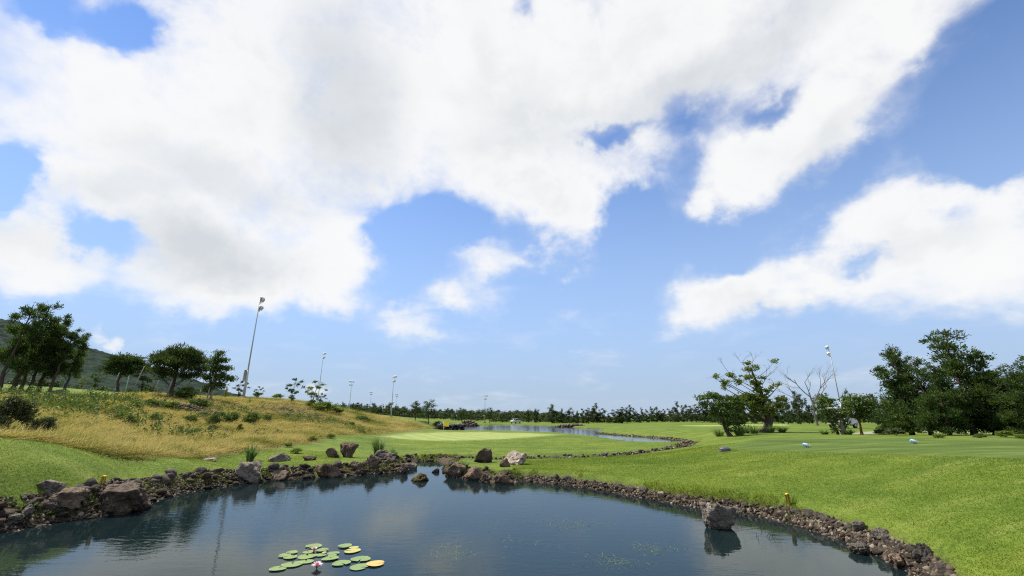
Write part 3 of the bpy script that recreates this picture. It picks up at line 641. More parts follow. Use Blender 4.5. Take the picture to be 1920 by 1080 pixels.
def along(poly, i0, i1):
    P = poly[i0:i1 + 1]; L = np.concatenate([[0], np.cumsum(np.linalg.norm(np.diff(P, axis=0), axis=1))])
    def f(s):
        s = s * L[-1]; x = np.interp(s, L, P[:, 0]); y = np.interp(s, L, P[:, 1]); k = min(max(np.searchsorted(L, s) - 1, 0), len(P) - 2)
        tdir = P[k + 1] - P[k]; tdir = tdir / (np.linalg.norm(tdir) + 1e-9); return x, y, tdir
    return f, L[-1]
def edging(name, label, poly, i0, i1, n_big, n_gravel, width, smin, smax, seed, meshes=ROCKS, out_sign=1, top_row=0.0, gsize=(0.014, 0.045)):
    g = np.random.default_rng(seed); f, L = along(poly, i0, i1)
    x0, y0, _ = f(0.5); root = thing(name, label, 'stone edging', (x0, y0, max(0.0, float(HG(x0, y0)[0]))))
    def spots(n, lo, hi):
        """n places along the outline, offset outwards by lo..hi (clear of folds in the outline)"""
        ss = g.random(n * 4); P_ = np.array([[*f(q_)[:2], *f(q_)[2]] for q_ in ss]); d = g.uniform(lo, hi, len(ss))
        px, py = P_[:, 0] - P_[:, 3] * d * out_sign, P_[:, 1] + P_[:, 2] * d * out_sign
        ok = np.abs(sdf(poly, px, py) - d) < 0.2; return px[ok][:n], py[ok][:n]
    n_row = int(n_big * top_row)
    rx_, ry_ = spots(n_row, width * .55, width) if n_row else (np.zeros(0), np.zeros(0)); bx_, by_ = spots(n_big - n_row, -.12, width * .85)
    PX, PY = np.concatenate([rx_, bx_]), np.concatenate([ry_, by_]); n_row = len(rx_); PZ = HG(PX, PY)
    for k in range(len(PX)):
        row = k < n_row; px, py = PX[k], PY[k]
        sz = g.uniform(smin, smax) * (1.35 if row else 1.0) * g.choice([0.7, 1, 1.5], p=[.5, .36, .14])
        z = max(-0.02, PZ[k]) + sz * 0.22
        o = obj('stone', meshes[g.integers(len(meshes))] if not row else ROCKS_G[g.integers(len(ROCKS_G))], None, root, (px - root.location.x, py - root.location.y, z - root.location.z),
                (g.uniform(-.4, .4), g.uniform(-.4, .4), g.uniform(0, 6.3)), (sz * g.uniform(.8, 1.25), sz * g.uniform(.75, 1.1), sz * g.uniform(.5, .8)))
    if n_gravel:
        D, Fi = ico(1); parts = []
        pts = np.stack(spots(n_gravel, -0.15, width), -1); n_gravel = len(pts); z = np.maximum(HG(pts[:, 0], pts[:, 1]), -0.05)
        sz = g.uniform(*gsize, n_gravel); rad = g.uniform(0.5, 1.35, (n_gravel, len(D), 1))
        V = D[None] * rad * (sz[:, None, None] * g.uniform(.4, 1.7, (n_gravel, 1, 3))) + np.stack([pts[:, 0], pts[:, 1], z + sz * 0.3], -1)[:, None]
        Fa = (Fi[None] + (np.arange(n_gravel) * len(D))[:, None, None]).reshape(-1, 3)
        V = V.reshape(-1, 3) - np.array(root.location)
        go = obj('gravel', mesh_np('gravel', V, Fa), M['gravel'], root); go['kind'] = 'stuff'
    return root
mg, tg, og = new_mat('gravel')
gp = tg.node('ShaderNodeNewGeometry'); isl = gp.outputs['Random Per Island']
cg = tg.ramp(isl, [(0.0, (0.020, 0.016, 0.012)), (0.5, (0.080, 0.060, 0.043)), (0.85, (0.16, 0.125, 0.092)), (1.0, (0.30, 0.26, 0.21))])
principled(tg, og, tg.mix(tg.noise(gp.outputs['Position'], 30.0, 3), cg, tg.mix(1.0, cg, (0.6, 0.6, 0.6), 'MULTIPLY')), 0.93, 0.2)
M['gravel'] = mg
osgn = 1 if sdf(POND, *(lambda p, q: (np.array([(p[0] + q[0]) / 2 - (q[1] - p[1]) * 0.1]), np.array([(p[1] + q[1]) / 2 + (q[0] - p[0]) * 0.1])))(POND[30], POND[31]))[0] > 0 else -1
edging('stone_edging', 'dark rubble stone edge between the pond and the lawn below the dry hill', POND, 0, 8, 240, 3200, 0.7, 0.045, 0.095, 21, out_sign=osgn, top_row=0.25)
edging('stone_edging', 'rubble stone bank along the far shore between the hill and the inlet', POND, 8, 13, 180, 1400, 0.7, 0.055, 0.12, 22, out_sign=osgn, top_row=0.15)
edging('stone_edging', 'rubble stone rim around the inlet pool and its point', POND, 13, 23, 150, 1000, 0.55, 0.05, 0.12, 23, out_sign=osgn, top_row=0.2)
edging('stone_edging', 'long thin brown rubble stone edge between the tee lawn and the pond', POND, 23, 31, 230, 2200, 0.22, 0.03, 0.075, 24, out_sign=osgn, top_row=0.2)
edging('stone_edging', 'wider brown rubble slope below the tee lawn with grey blocks on top', POND, 31, 38, 220, 2400, 0.26, 0.03, 0.07, 25, out_sign=osgn, top_row=0.22)
sgn2 = 1 if sdf(STREAM, STREAM[4][0] - (STREAM[5] - STREAM[4])[1] * .05, STREAM[4][1] + (STREAM[5] - STREAM[4])[0] * .05)[0] > 0 else -1
edging('stone_edging', 'scattered stones along both sides of the little stream', STREAM, 0, 15, 110, 700, 0.42, 0.05, 0.15, 26, ROCKS_G, sgn2, gsize=(.03, .09))
lsgn = 1 if sdf(LAKE, LAKE[11][0] - (LAKE[12] - LAKE[11])[1] * .05, LAKE[11][1] + (LAKE[12] - LAKE[11])[0] * .05)[0] > 0 else -1
edging('stone_edging', 'low dark stone edge under the grassy bank beyond the lake arm', LAKE, 9, 14, 60, 500, 0.3, 0.07, 0.13, 27, ROCKS, lsgn, gsize=(.03, .09))

def rock_heap(name, label, cat, center, rx, ry, hz, n, smin, smax, seed, mat, follow=True, wall=False):
    """loose stones too small to pick apart, heaped on the ground"""
    g = np.random.default_rng(seed); D, Fi = ico(1)
    a = g.uniform(0, 2 * np.pi, n); q_ = np.sqrt(g.random(n))
    if wall: X, Y = g.uniform(-rx, rx, n), g.uniform(-ry, ry, n)
    else: X, Y = np.cos(a) * q_ * rx, np.sin(a) * q_ * ry
    dirv = center[:2] / np.linalg.norm(center[:2]); px = center[0] + X * dirv[1] + Y * dirv[0]; py = center[1] - X * dirv[0] + Y * dirv[1]
    zg = np.maximum(HG(px, py), 0.0); sz = g.uniform(smin, smax, n)
    z = zg + sz * 0.2 + (g.random(n) * hz if wall else hz * (1 - q_ ** 2) * g.random(n))
    V = D[None] * g.uniform(.65, 1.25, (n, len(D), 1)) * (sz[:, None, None] * g.uniform(.6, 1.3, (n, 1, 3))) + np.stack([px, py, z], -1)[:, None] - np.array([center[0], center[1], center[2]])
    me = mesh_np(name, V.reshape(-1, 3), (Fi[None] + (np.arange(n) * len(D))[:, None, None]).reshape(-1, 3))
    return me
scree = thing('scree_slope', 'bare reddish-brown stone scree on the dry grass hill under the crest', 'scree', tuple(stand(565, 50)))
ce = np.array(scree.location); so = obj('loose_stones', rock_heap('loose_stones', '', '', ce, 4.4, 5.0, 0.12, 3200, .04, .13, 51, None), M['gravel'], scree); so['kind'] = 'stuff'
scree = thing('scree_slope', 'small dark stone outcrop on the hill below the umbrella-shaped pine', 'scree', tuple(stand(350, 41)))
ce = np.array(scree.location); so = obj('loose_stones', rock_heap('loose_stones', '', '', ce, 2.6, 1.3, 0.4, 700, .05, .17, 52, None), M['gravel'], scree); so['kind'] = 'stuff'
scree = thing('scree_slope', 'grey stone outcrop between the tall floodlight pole and the scree', 'scree', tuple(stand(440, 47)))
ce = np.array(scree.location); so = obj('loose_stones', rock_heap('loose_stones', '', '', ce, 2.4, 1.0, 0.15, 450, .04, .13, 53, None), M['gravel'], scree); so['kind'] = 'stuff'
mw, tw, ow = new_mat('wall_stone')
wis = tw.node('ShaderNodeNewGeometry').outputs['Random Per Island']
principled(tw, ow, tw.ramp(wis, [(0.0, (0.02, 0.018, 0.018)), (0.6, (0.085, 0.078, 0.075)), (1.0, (0.26, 0.24, 0.23))]), 0.95, 0.2)
M['wall_stone'] = mw
pw = at_z(846, 806.5); wl = thing('stone_wall', 'dark dry-stone wall standing in the lake behind the putting green', 'wall', tuple(pw))
so = obj('wall_stones', rock_heap('wall_stones', '', '', pw, 2.2, 1.2, 0.85, 420, .12, .26, 54, None, wall=True), M['wall_stone'], wl); so['kind'] = 'stuff'
obj('wall_core', mesh_np('wall_core', *box(0, 0, 0.35, 4.0, 2.0, 0.9, 0.1)), M['wall_stone'], wl, rot=(0, 0, -math.atan2(pw[0], pw[1])))
pw = at_z(878, 799); wl = thing('rock_heap', 'heap of grey rocks on the lake shore beyond the stone wall', 'rock heap', tuple(pw))
so = obj('loose_stones', rock_heap('loose_stones', '', '', pw, 2.6, 2.5, 1.3, 260, .15, .35, 55, None), M['gravel'], wl); so['kind'] = 'stuff'
pw = at_z(1068, 801); wl = thing('rock_heap', 'low heap of dark rocks at the far point of the lake shore', 'rock heap', tuple(pw))
so = obj('loose_stones', rock_heap('loose_stones', '', '', pw, 3.2, 1.5, 0.5, 160, .15, .3, 56, None), M['gravel'], wl); so['kind'] = 'stuff'

# ------------------------------------------------------------------ grass
def blades(P, height, width, lean, g, bend_dir=None):
    """one triangle per blade at points P (N,3)"""
    n = len(P); a = g.uniform(0, 2 * np.pi, n); h = height * g.uniform(.55, 1.25, n); w = width * g.uniform(.7, 1.3, n)
    side = np.stack([np.cos(a), np.sin(a), a * 0], -1) * w[:, None] / 2
    la = g.uniform(0, 2 * np.pi, n); ln = h * lean * g.random(n)
    tip = P + np.stack([np.cos(la) * ln, np.sin(la) * ln, h], -1)
    if bend_dir is not None: tip[:, :2] += h[:, None] * np.array(bend_dir)
    V = np.stack([P - side, P + side, tip], 1).reshape(-1, 3)
    return V, np.arange(3 * n).reshape(-1, 3)
def scatter_fan(n, u0, u1, r0, r1, g):
    a0 = math.atan2(*ray(u0, 850)[:2]); a1 = math.atan2(*ray(u1, 850)[:2])
    a = g.uniform(a0, a1, n); r = np.sqrt(g.uniform(r0 * r0, r1 * r1, n)); return np.sin(a) * r, np.cos(a) * r
def scatter_log(n, u0, u1, r0, r1, g):           # denser where it is seen from closer by
    a0 = math.atan2(*ray(u0, 850)[:2]); a1 = math.atan2(*ray(u1, 850)[:2])
    a = g.uniform(a0, a1, n); r = np.exp(g.uniform(math.log(r0), math.log(r1), n)); return np.sin(a) * r, np.cos(a) * r
g = np.random.default_rng(61)
def lawn_points(n, u0, u1, r0, r1):
    x, y = scatter_log(n, u0, u1, r0, r1, g)
    dp, ds, dl = water_d(x, y); z = HG(x, y); u = u_of(x, y, z); r = np.hypot(x, y)
    k = (dp > 0.26) & (ds > 0.2) & (dl > 0.5) & (meadow_mask(u, r, 1.0) < 0.5) & (sdf(GREEN, x, y) > 0.2) & (sdf(TEE, x, y) > 0.1 * 0) & (sdf(PATH, x, y) > 0.1)
    return np.stack([x, y, z - 0.004], -1)[k]
M['lawn_blade'] = leaf_mat('lawn_blades', [(0.0, (0.062, 0.104, 0.010)), (0.5, (0.096, 0.145, 0.016)), (0.9, (0.140, 0.186, 0.030)), (1.0, (0.24, 0.25, 0.08))], 0.4, (0.35, (1.25, 1.05, 0.85)), 0.9, 0.03)
P = np.concatenate([lawn_points(200000, -400, 640, 8, 26), lawn_points(400000, 960, 2700, 7, 24), lawn_points(40000, 640, 1320, 18, 45)])
r = np.hypot(P[:, 0], P[:, 1]); V, F = blades(P, 0.016, 0.0075, 2.2, g)
sc_ = (0.8 + r / 22)[:, None]; V = V.reshape(-1, 3, 3); V = (P[:, None] + (V - P[:, None]) * sc_[:, None]).reshape(-1, 3)
clump = vnoise(P, 2.0, 3, 4.0)
obj('lawn_grass', mesh_np('lawn_grass', V, F, np.clip(0.5 * g.random(len(P)) + 0.9 * (clump - 0.25), 0, 1)), M['lawn_blade'], kind='stuff',
    label='short mown grass of the lawns around the pond', category='grass')
# rough grass hanging over the stone edges
f1, L1 = along(POND, 0, 37); pts = []
for s in g.random(34000):
    x, y, td = f1(s); d = g.normal(0.30, 0.14) * osgn; pts.append((x - td[1] * d, y + td[0] * d))
pts = np.array(pts); dens_ = vnoise(np.stack([pts[:, 0], pts[:, 1], pts[:, 0] * 0], -1), 0.9, 2, 7.0); pts = pts[dens_ > 0.42]
z = HG(pts[:, 0], pts[:, 1]); P = np.stack([pts[:, 0], pts[:, 1], z - 0.01], -1)[z > 0.05]
V, F = blades(P, 0.095, 0.011, 1.2, g)
obj('bank_grass', mesh_np('bank_grass', V, F, g.random(len(P))), M['lawn_blade'], kind='stuff', label='longer grass growing along the stone edge of the pond', category='grass')
# dry meadow
M['meadow_blade'] = leaf_mat('meadow_blades', [(0.0, (0.065, 0.10, 0.016)), (0.28, (0.15, 0.165, 0.035)), (0.40, (0.30, 0.245, 0.115)), (0.75, (0.44, 0.36, 0.19)), (1.0, (0.58, 0.50, 0.30))], 0.4, None, 0.9, 0.03)
x, y = scatter_log(420000, -140, 830, 17, 95, g); z = HG(x, y); u = u_of(x, y, z); rr_ = np.hypot(x, y)
k = g.random(len(x)) < meadow_mask(u, rr_, 1 + 0.12 * (vnoise(np.stack([x, y, x * 0], -1), 0.35, 3, 9.0) - 0.5)); P = np.stack([x, y, z - 0.02], -1)[k]; rr_ = rr_[k]; u = u[k]
pat = vnoise(P, 0.28, 3, 2.0); pat2 = vnoise(P, 1.1, 2, 8.0)
left_green = sstep(330, 60, u) * sstep(24, 34, rr_) * 0.10
tall = (0.10 + 0.42 * np.clip(pat2 - 0.2, 0, 1)) * (0.3 + 0.7 * meadow_mask(u, rr_ * 0.97, 1.0))
V, F = blades(P, 1.0, 0.035, 1.1, g, (0.12, -0.05)); V = V.reshape(-1, 3, 3)
sclz = np.stack([0.5 + rr_ / 50, 0.5 + rr_ / 50, tall * 1.0], -1); V = (P[:, None] + (V - P[:, None]) * sclz[:, None]).reshape(-1, 3)
rv = np.clip(0.62 + 0.36 * (g.random(len(P)) - 0.5) - 2.6 * np.clip(pat - 0.535 + left_green, 0, 1) - 1.4 * np.clip(pat2 - 0.57, 0, 1), 0, 1)
obj('meadow_grass', mesh_np('meadow_grass', V, F, rv), M['meadow_blade'], kind='stuff', label='tall dry golden grass covering the hill beside the pond', category='grass')

# seed stalks standing above the grass
x, y = scatter_log(42000, -140, 830, 18.5, 70, g); z = HG(x, y); u = u_of(x, y, z); rr_ = np.hypot(x, y); Ps = np.stack([x, y, z], -1)
k = (meadow_mask(u, rr_, 1.0) > 0.8) & (vnoise(Ps, 0.5, 3, 12.0) > 0.47); Ps = Ps[k]
V, F = blades(Ps, 0.40, 0.020, 0.7, g, (0.15, -0.03))
obj('meadow_stalks', mesh_np('meadow_stalks', V, F, np.clip(0.25 + .65 * g.random(len(Ps)), 0, 1)), M['meadow_blade'], kind='stuff', label='tall straw-coloured seed stalks on the dry hill', category='grass')
# leafy weeds standing in the dry grass
x, y = scatter_log(9000, -140, 820, 18, 62, g); z = HG(x, y); u = u_of(x, y, z); rr_ = np.hypot(x, y); Pw = np.stack([x, y, z], -1)
k = (meadow_mask(u, rr_, 1.0) > 0.9) & (vnoise(Pw, 0.22, 3, 6.0) + 0.10 * sstep(420, 150, u) * sstep(26, 33, rr_) + 0.25 * (g.random(len(x)) - .5) > 0.68); Pw = Pw[k]
nw, nl = len(Pw), 26; hh = g.uniform(.25, .8, nw); tt_ = g.random((nw, nl))
C = Pw[:, None] + np.stack([g.normal(size=(nw, nl)) * .10, g.normal(size=(nw, nl)) * .10, tt_ * hh[:, None]], -1); C = C.reshape(-1, 3)
A = g.normal(size=C.shape) + np.array([0, 0, .7]); A /= np.linalg.norm(A, axis=1)[:, None]; S_ = np.cross(A, g.normal(size=C.shape)); S_ /= np.linalg.norm(S_, axis=1)[:, None]
L_ = g.uniform(.04, .09, len(C))[:, None]; V = np.stack([C - A * L_, C + S_ * L_ * .45, C + A * L_, C - S_ * L_ * .45], 1).reshape(-1, 3)
obj('meadow_weeds', mesh_np('meadow_weeds', V, np.arange(len(V)).reshape(-1, 4), np.clip(np.repeat(g.random(nw), nl) * .45 + .3 * g.random(len(C)), 0, 1)), M['broad'], kind='stuff', label='leafy green weeds growing through the dry hill grass', category='weeds')

# ------------------------------------------------------------------ tussocks, reeds, small plants
def tussock_mesh(n, h, spread, w, seed, droop=0.6, segs=4):
    g = np.random.default_rng(seed); parts = []
    a = g.uniform(0, 2 * np.pi, n); L = h * g.uniform(.6, 1.1, n); b = spread * 0.25 * np.sqrt(g.random(n)); lean = g.uniform(.1, 1.0, n) * spread
    ts = np.linspace(0, 1, segs + 1)
    rad = b[:, None] + lean[:, None] * ts ** 1.6; z = L[:, None] * (ts - droop * g.random(n)[:, None] * ts ** 3 * 0.8)
    C = np.stack([np.cos(a)[:, None] * rad, np.sin(a)[:, None] * rad, z], -1)
    sd = np.stack([-np.sin(a), np.cos(a), a * 0], -1)[:, None] * (w * (1 - ts ** 2 * 0.95))[None, :, None] / 2
    V = np.stack([C - sd, C + sd], 2).reshape(n, -1, 3); k = (segs + 1) * 2
    q4 = np.array([[2 * i, 2 * i + 1, 2 * i + 3, 2 * i + 2] for i in range(segs)])
    F = (q4[None] + (np.arange(n) * k)[:, None, None]).reshape(-1, 4)
    return mesh_np('blades', V.reshape(-1, 3), F, np.repeat(g.random(n), segs))
def tussock(name, label, cat, u, v, hpx, wpx, n, seed, mat='reed', bw=0.03, droop=0.6, group=None):
    p = hit(u, v); s = ppm(p)
    return thing(name, label, cat, tuple(p - np.array([0, 0, 0.02])), 0, group, tussock_mesh(n, hpx / s, wpx / s / 2, bw, seed, droop), M[mat])
tussock('grass_tussock', 'tall arching green grass tussock behind the bank boulders', 'grass tussock', 708, 852, 38, 52, 190, 71, bw=.035)
tussock('grass_tussock', 'thin pale grass spilling beside the tall tussock', 'grass tussock', 738, 858, 22, 34, 130, 72, bw=.02)
tussock('sword_leaf_plant', 'fan of broad sword-shaped green leaves at the meadow foot', 'plant', 468, 864, 34, 44, 60, 73, bw=.06, droop=.4)
tussock('grass_tussock', 'grass tuft hanging between the two largest boulders on the hillside bank', 'grass tussock', 143, 950, 46, 26, 120, 74, bw=.014, droop=1.2)
tussock('grass_tussock', 'grass tuft at the foot of the dark upright boulder', 'grass tussock', 872, 878, 18, 34, 110, 75, bw=.02)
tussock('leafy_weed', 'small leafy green weed among the hillside bank stones', 'weed', 92, 966, 12, 24, 70, 76, mat='bright_shrub', bw=.03)
tussock('leafy_weed', 'bright weed growing in the tee-side rubble slope', 'weed', 1603, 994, 10, 20, 60, 77, mat='bright_shrub', bw=.02)
tussock('leafy_weed', 'bright weed at the waterline below the yellow stake', 'weed', 1478, 974, 10, 16, 50, 78, mat='bright_shrub', bw=.02)
tussock('leafy_weed', 'bright weed in the rubble beside the wide grey block', 'weed', 1518, 972, 10, 14, 50, 79, mat='bright_shrub', bw=.02)
tussock('grass_tussock', 'grass tuft on the hillside bank below the humped grey rock', 'grass tussock', 62, 952, 18, 30, 90, 80, bw=.012, droop=1.0)
for i, (u, r_, h, w) in enumerate([(1345, 36.5, 16, 34), (1382, 35.5, 18, 40), (1410, 38, 18, 36), (1440, 39.5, 16, 34), (1462, 40, 13, 30), (1395, 39, 16, 30), (1540, 37, 9, 26), (1585, 37, 11, 26)]):
    p = stand(u, r_); s = ppm(p)
    thing('ornamental_grass', 'clump of arching ornamental grass growing under the gnarled tree' if i < 6 else 'low grass clump at the foot of the ivy-clad trunks', 'grass clump', tuple(p), 0,
          'grass clumps under the trees behind the tee', tussock_mesh(170, h * 1.1 / s, w * 1.4 / s / 2, .035, 90 + i), M['reed'])
# thin reeds standing in the pond
g = np.random.default_rng(93)
for k in range(14):
    u, v = g.uniform(1415, 1530), g.uniform(985, 1012); p = at_z(u, v); L = g.uniform(.05, .16)
    a = g.uniform(0, 6.3); ln = g.uniform(.3, 1.0) * L
    Pp = np.array([[0, 0, -.15], [0, 0, 0], [np.cos(a) * ln * .5, np.sin(a) * ln * .5, L * .7], [np.cos(a) * ln, np.sin(a) * ln, L * .75]])
    thing('reed_stalk', 'thin dry reed stalk poking out of the pond by the tee-side bank', 'reed', tuple(p), 0, 'reed stalks in the pond', mesh_np('reed_stalk', *tube(Pp, [.004, .004, .003, .002], 4)), M['bark'])
# water weed just under the surface
g = np.random.default_rng(95); pts = []
for (u, v, su, sv, n) in [(1190, 1028, 90, 12, 800), (1060, 985, 110, 12, 900), (1150, 1050, 80, 14, 500), (960, 1000, 90, 30, 700), (860, 1030, 60, 26, 450)]:
    for _ in range(n):
        q_ = at_z(u + g.normal() * su * .5, v + g.normal() * sv * .5); pts.append(q_)
P = np.array(pts); P[:, 2] = -0.013; nn = vnoise(P, 2.2, 2); P = P[nn > 0.5]
V, F = blades(P, 0.022, 0.016, 9.0, g)
M['weed'] = leaf_mat('water_weed', [(0.0, (0.06, 0.10, 0.03)), (1.0, (0.26, 0.34, 0.13))], 0.2)
obj('water_weed', mesh_np('water_weed', V, F, g.random(len(P))), M['weed'], kind='stuff', label='pale green water weed floating under the pond surface', category='water weed')

# ------------------------------------------------------------------ water lilies
def pad_mesh(seed):
    g = np.random.default_rng(seed); n = 30; th = np.linspace(0.13, 2 * np.pi - 0.13, n)
    rad = 1 + 0.03 * np.sin(3 * th + g.uniform(0, 6)) + 0.015 * g.normal(size=n)
    ring = [np.array([[0.04, 0, 0.0]])]
    for f, z in ((0.5, 0.004), (0.88, 0.004), (1.0, 0.035)): ring.append(np.stack([np.cos(th) * rad * f, np.sin(th) * rad * f, z + 0.02 * (g.random() - .3) * np.sin(2 * th) * f], -1))
    V = np.concatenate(ring); T = [[0, 1 + i, 2 + i] for i in range(n - 1)]; Q = []
    for k in (0, 1):
        o0 = 1 + k * n; Q += [[o0 + i, o0 + n + i, o0 + n + i + 1, o0 + i + 1] for i in range(n - 1)]
    return mesh_np('lily_pad', V, [np.array(T), np.array(Q)], smooth=True)
def pad_mat(name, col, rim):
    m, t, o = new_mat(name)
    ob = t.node('ShaderNodeTexCoord').outputs['Object']; r = t.vmath('LENGTH', ob)
    sp = t.node('ShaderNodeSeparateXYZ'); t.l.new(ob, sp.inputs[0]); ang = t.math('ARCTAN2', sp.outputs[1], sp.outputs[0])
    vein = t.maprange(t.math('ABSOLUTE', t.math('SINE', t.math('MULTIPLY', ang, 7.0))), 0.0, 0.16, 1.0, 0.0)
    c = t.mix(t.noise(ob, 3.0, 4), col, tuple(x * 0.72 for x in col)); c = t.mix(t.math('MULTIPLY', vein, 0.35), c, rim)
    c = t.mix(t.maprange(t.noise(ob, 6.5, 3, 0.6), 0.64, 0.70, 0, 0.8), c, (0.16, 0.10, 0.03)); c = t.mix(t.maprange(r, 0.93, 1.0), c, rim); principled(t, o, c, 0.32, 0.5); return m
PM = dict(green=pad_mat('lily_pad_green', (0.17, 0.25, 0.05), (0.30, 0.35, 0.11)), yellow=pad_mat('lily_pad_yellow', (0.42, 0.38, 0.07), (0.52, 0.46, 0.14)), orange=pad_mat('lily_pad_orange', (0.60, 0.40, 0.08), (0.60, 0.30, 0.08)))
PADS = [(840, 250, 155, 'green'), (785, 314, 112, 'green'), (930, 293, 122, 'green'), (948, 320, 46, 'yellow'), (908, 346, 105, 'green'), (1042, 328, 118, 'green'), (1030, 356, 90, 'green'), (1012, 384, 150, 'green'),
        (765, 362, 165, 'green'), (606, 317, 115, 'green'), (526, 350, 120, 'green'), (588, 371, 125, 'green'), (756, 416, 135, 'green'), (606, 448, 185, 'green'), (456, 492, 150, 'green'),
        (1130, 433, 172, 'green'), (1315, 473, 182, 'green'), (1336, 388, 182, 'green'), (1488, 438, 188, 'orange'), (1165, 250, 138, 'green'), (1262, 265, 92, 'yellow'), (1245, 302, 158, 'yellow')]
LAB = {3: 'tiny yellow lily pad wedged between green pads near the back flower', 18: 'orange lily pad at the outer end of the lily patch', 20: 'small yellowing lily pad tucked behind the larger yellow one', 21: 'large yellow lily pad touching two others away from the flowers',
       0: 'round green lily pad behind the half-open pink flower', 14: 'green lily pad at the tip of the row of three opposite the orange pad', 16: 'round green lily pad touching the orange one', 15: 'green lily pad alone between the open flower and the orange pad pair'}
for i, (cx_, cy_, w, kind) in enumerate(PADS):
    u, v = 440 + cx_ / 5.647, 980 + cy_ / 5.647; p = at_z(u, v, 0.004); R_ = w / 5.647 / ppm(p) / 2
    thing('lily_pad', LAB.get(i, 'round green floating lily pad in the water lily patch'), 'lily pad', (p[0], p[1], 0.008 + 0.0015 * (i % 4)), 0, 'lily pads floating on the pond', pad_mesh(200 + i), PM[kind], rot=(random.uniform(-.03, .03), random.uniform(-.03, .03), random.uniform(0, 6.3)), scale=(R_, R_ * 1.12, R_))
pm, pt, po = new_mat('lily_petal'); pz = pt.node('ShaderNodeSeparateXYZ'); pt.l.new(pt.node('ShaderNodeTexCoord').outputs['Object'], pz.inputs[0])
b = principled(pt, po, pt.ramp(pt.maprange(pz.outputs[0], 0.0, 0.09), [(0.0, (0.78, 0.14, 0.26)), (0.45, (0.82, 0.42, 0.50)), (1.0, (0.90, 0.80, 0.82))]), 0.5, 0.3); M['petal'] = pm
M['stamen'] = flat_mat('stamen', (0.8, 0.5, 0.06))
def petal_mesh(L, w):
    t_ = np.linspace(0, 1, 7); wid = w * np.sin(np.pi * (0.12 + 0.88 * t_) ** 0.9) ** 0.8; wid[-1] = 0.001
    c = np.stack([L * t_, t_ * 0, 0.18 * L * np.sin(t_ * 2.2)], -1)
    V = np.concatenate([c + np.stack([t_ * 0, s * wid / 2, 0.25 * np.abs(s) * wid], -1) for s in (-1, 0, 1)])
    F = np.array([[k * 7 + i, k * 7 + i + 1, (k + 1) * 7 + i + 1, (k + 1) * 7 + i] for k in (0, 1) for i in range(6)])
    return mesh_np('petal', V, F, smooth=True)
def flower(u, v, wpx, label, openness):
    p = at_z(u, v, 0.03); s = wpx / ppm(p) / 2; root = thing('water_lily_flower', label, 'flower', (p[0], p[1], 0.012), 0.3, 'water lily flowers')
    for ring, (n, el_, k) in enumerate([(9, 18, 1.0), (8, 42, .92), (6, 64, .8)]):
        me = petal_mesh(s * k, s * 0.42); me.materials.append(M['petal'])
        for j in range(n): obj('petal', me, None, root, (0, 0, .004 * ring), (0, -math.radians(el_ + (1 - openness) * 24), 2 * math.pi * (j + .5 * ring) / n))
    V, F = join([tube([[math.cos(a) * .12 * s, math.sin(a) * .12 * s, 0], [math.cos(a) * .22 * s, math.sin(a) * .22 * s, .34 * s]], [.03 * s, .02 * s], 5) for a in np.linspace(0, 6.28, 10)[:-1]])
    obj('stamens', mesh_np('stamens', V, F), M['stamen'], root)
    obj('stem', mesh_np('stem', *tube([[0, 0, -.2], [0, 0, .004]], .006, 6)), M['bark'], root)
flower(440 + 872 / 5.647, 980 + 462 / 5.647, 24, 'fully open pink water lily flower floating clear of the pads', 1.0)
flower(440 + 840 / 5.647, 980 + 292 / 5.647, 17, 'half-open pale pink water lily flower in front of a round pad', 0.3)

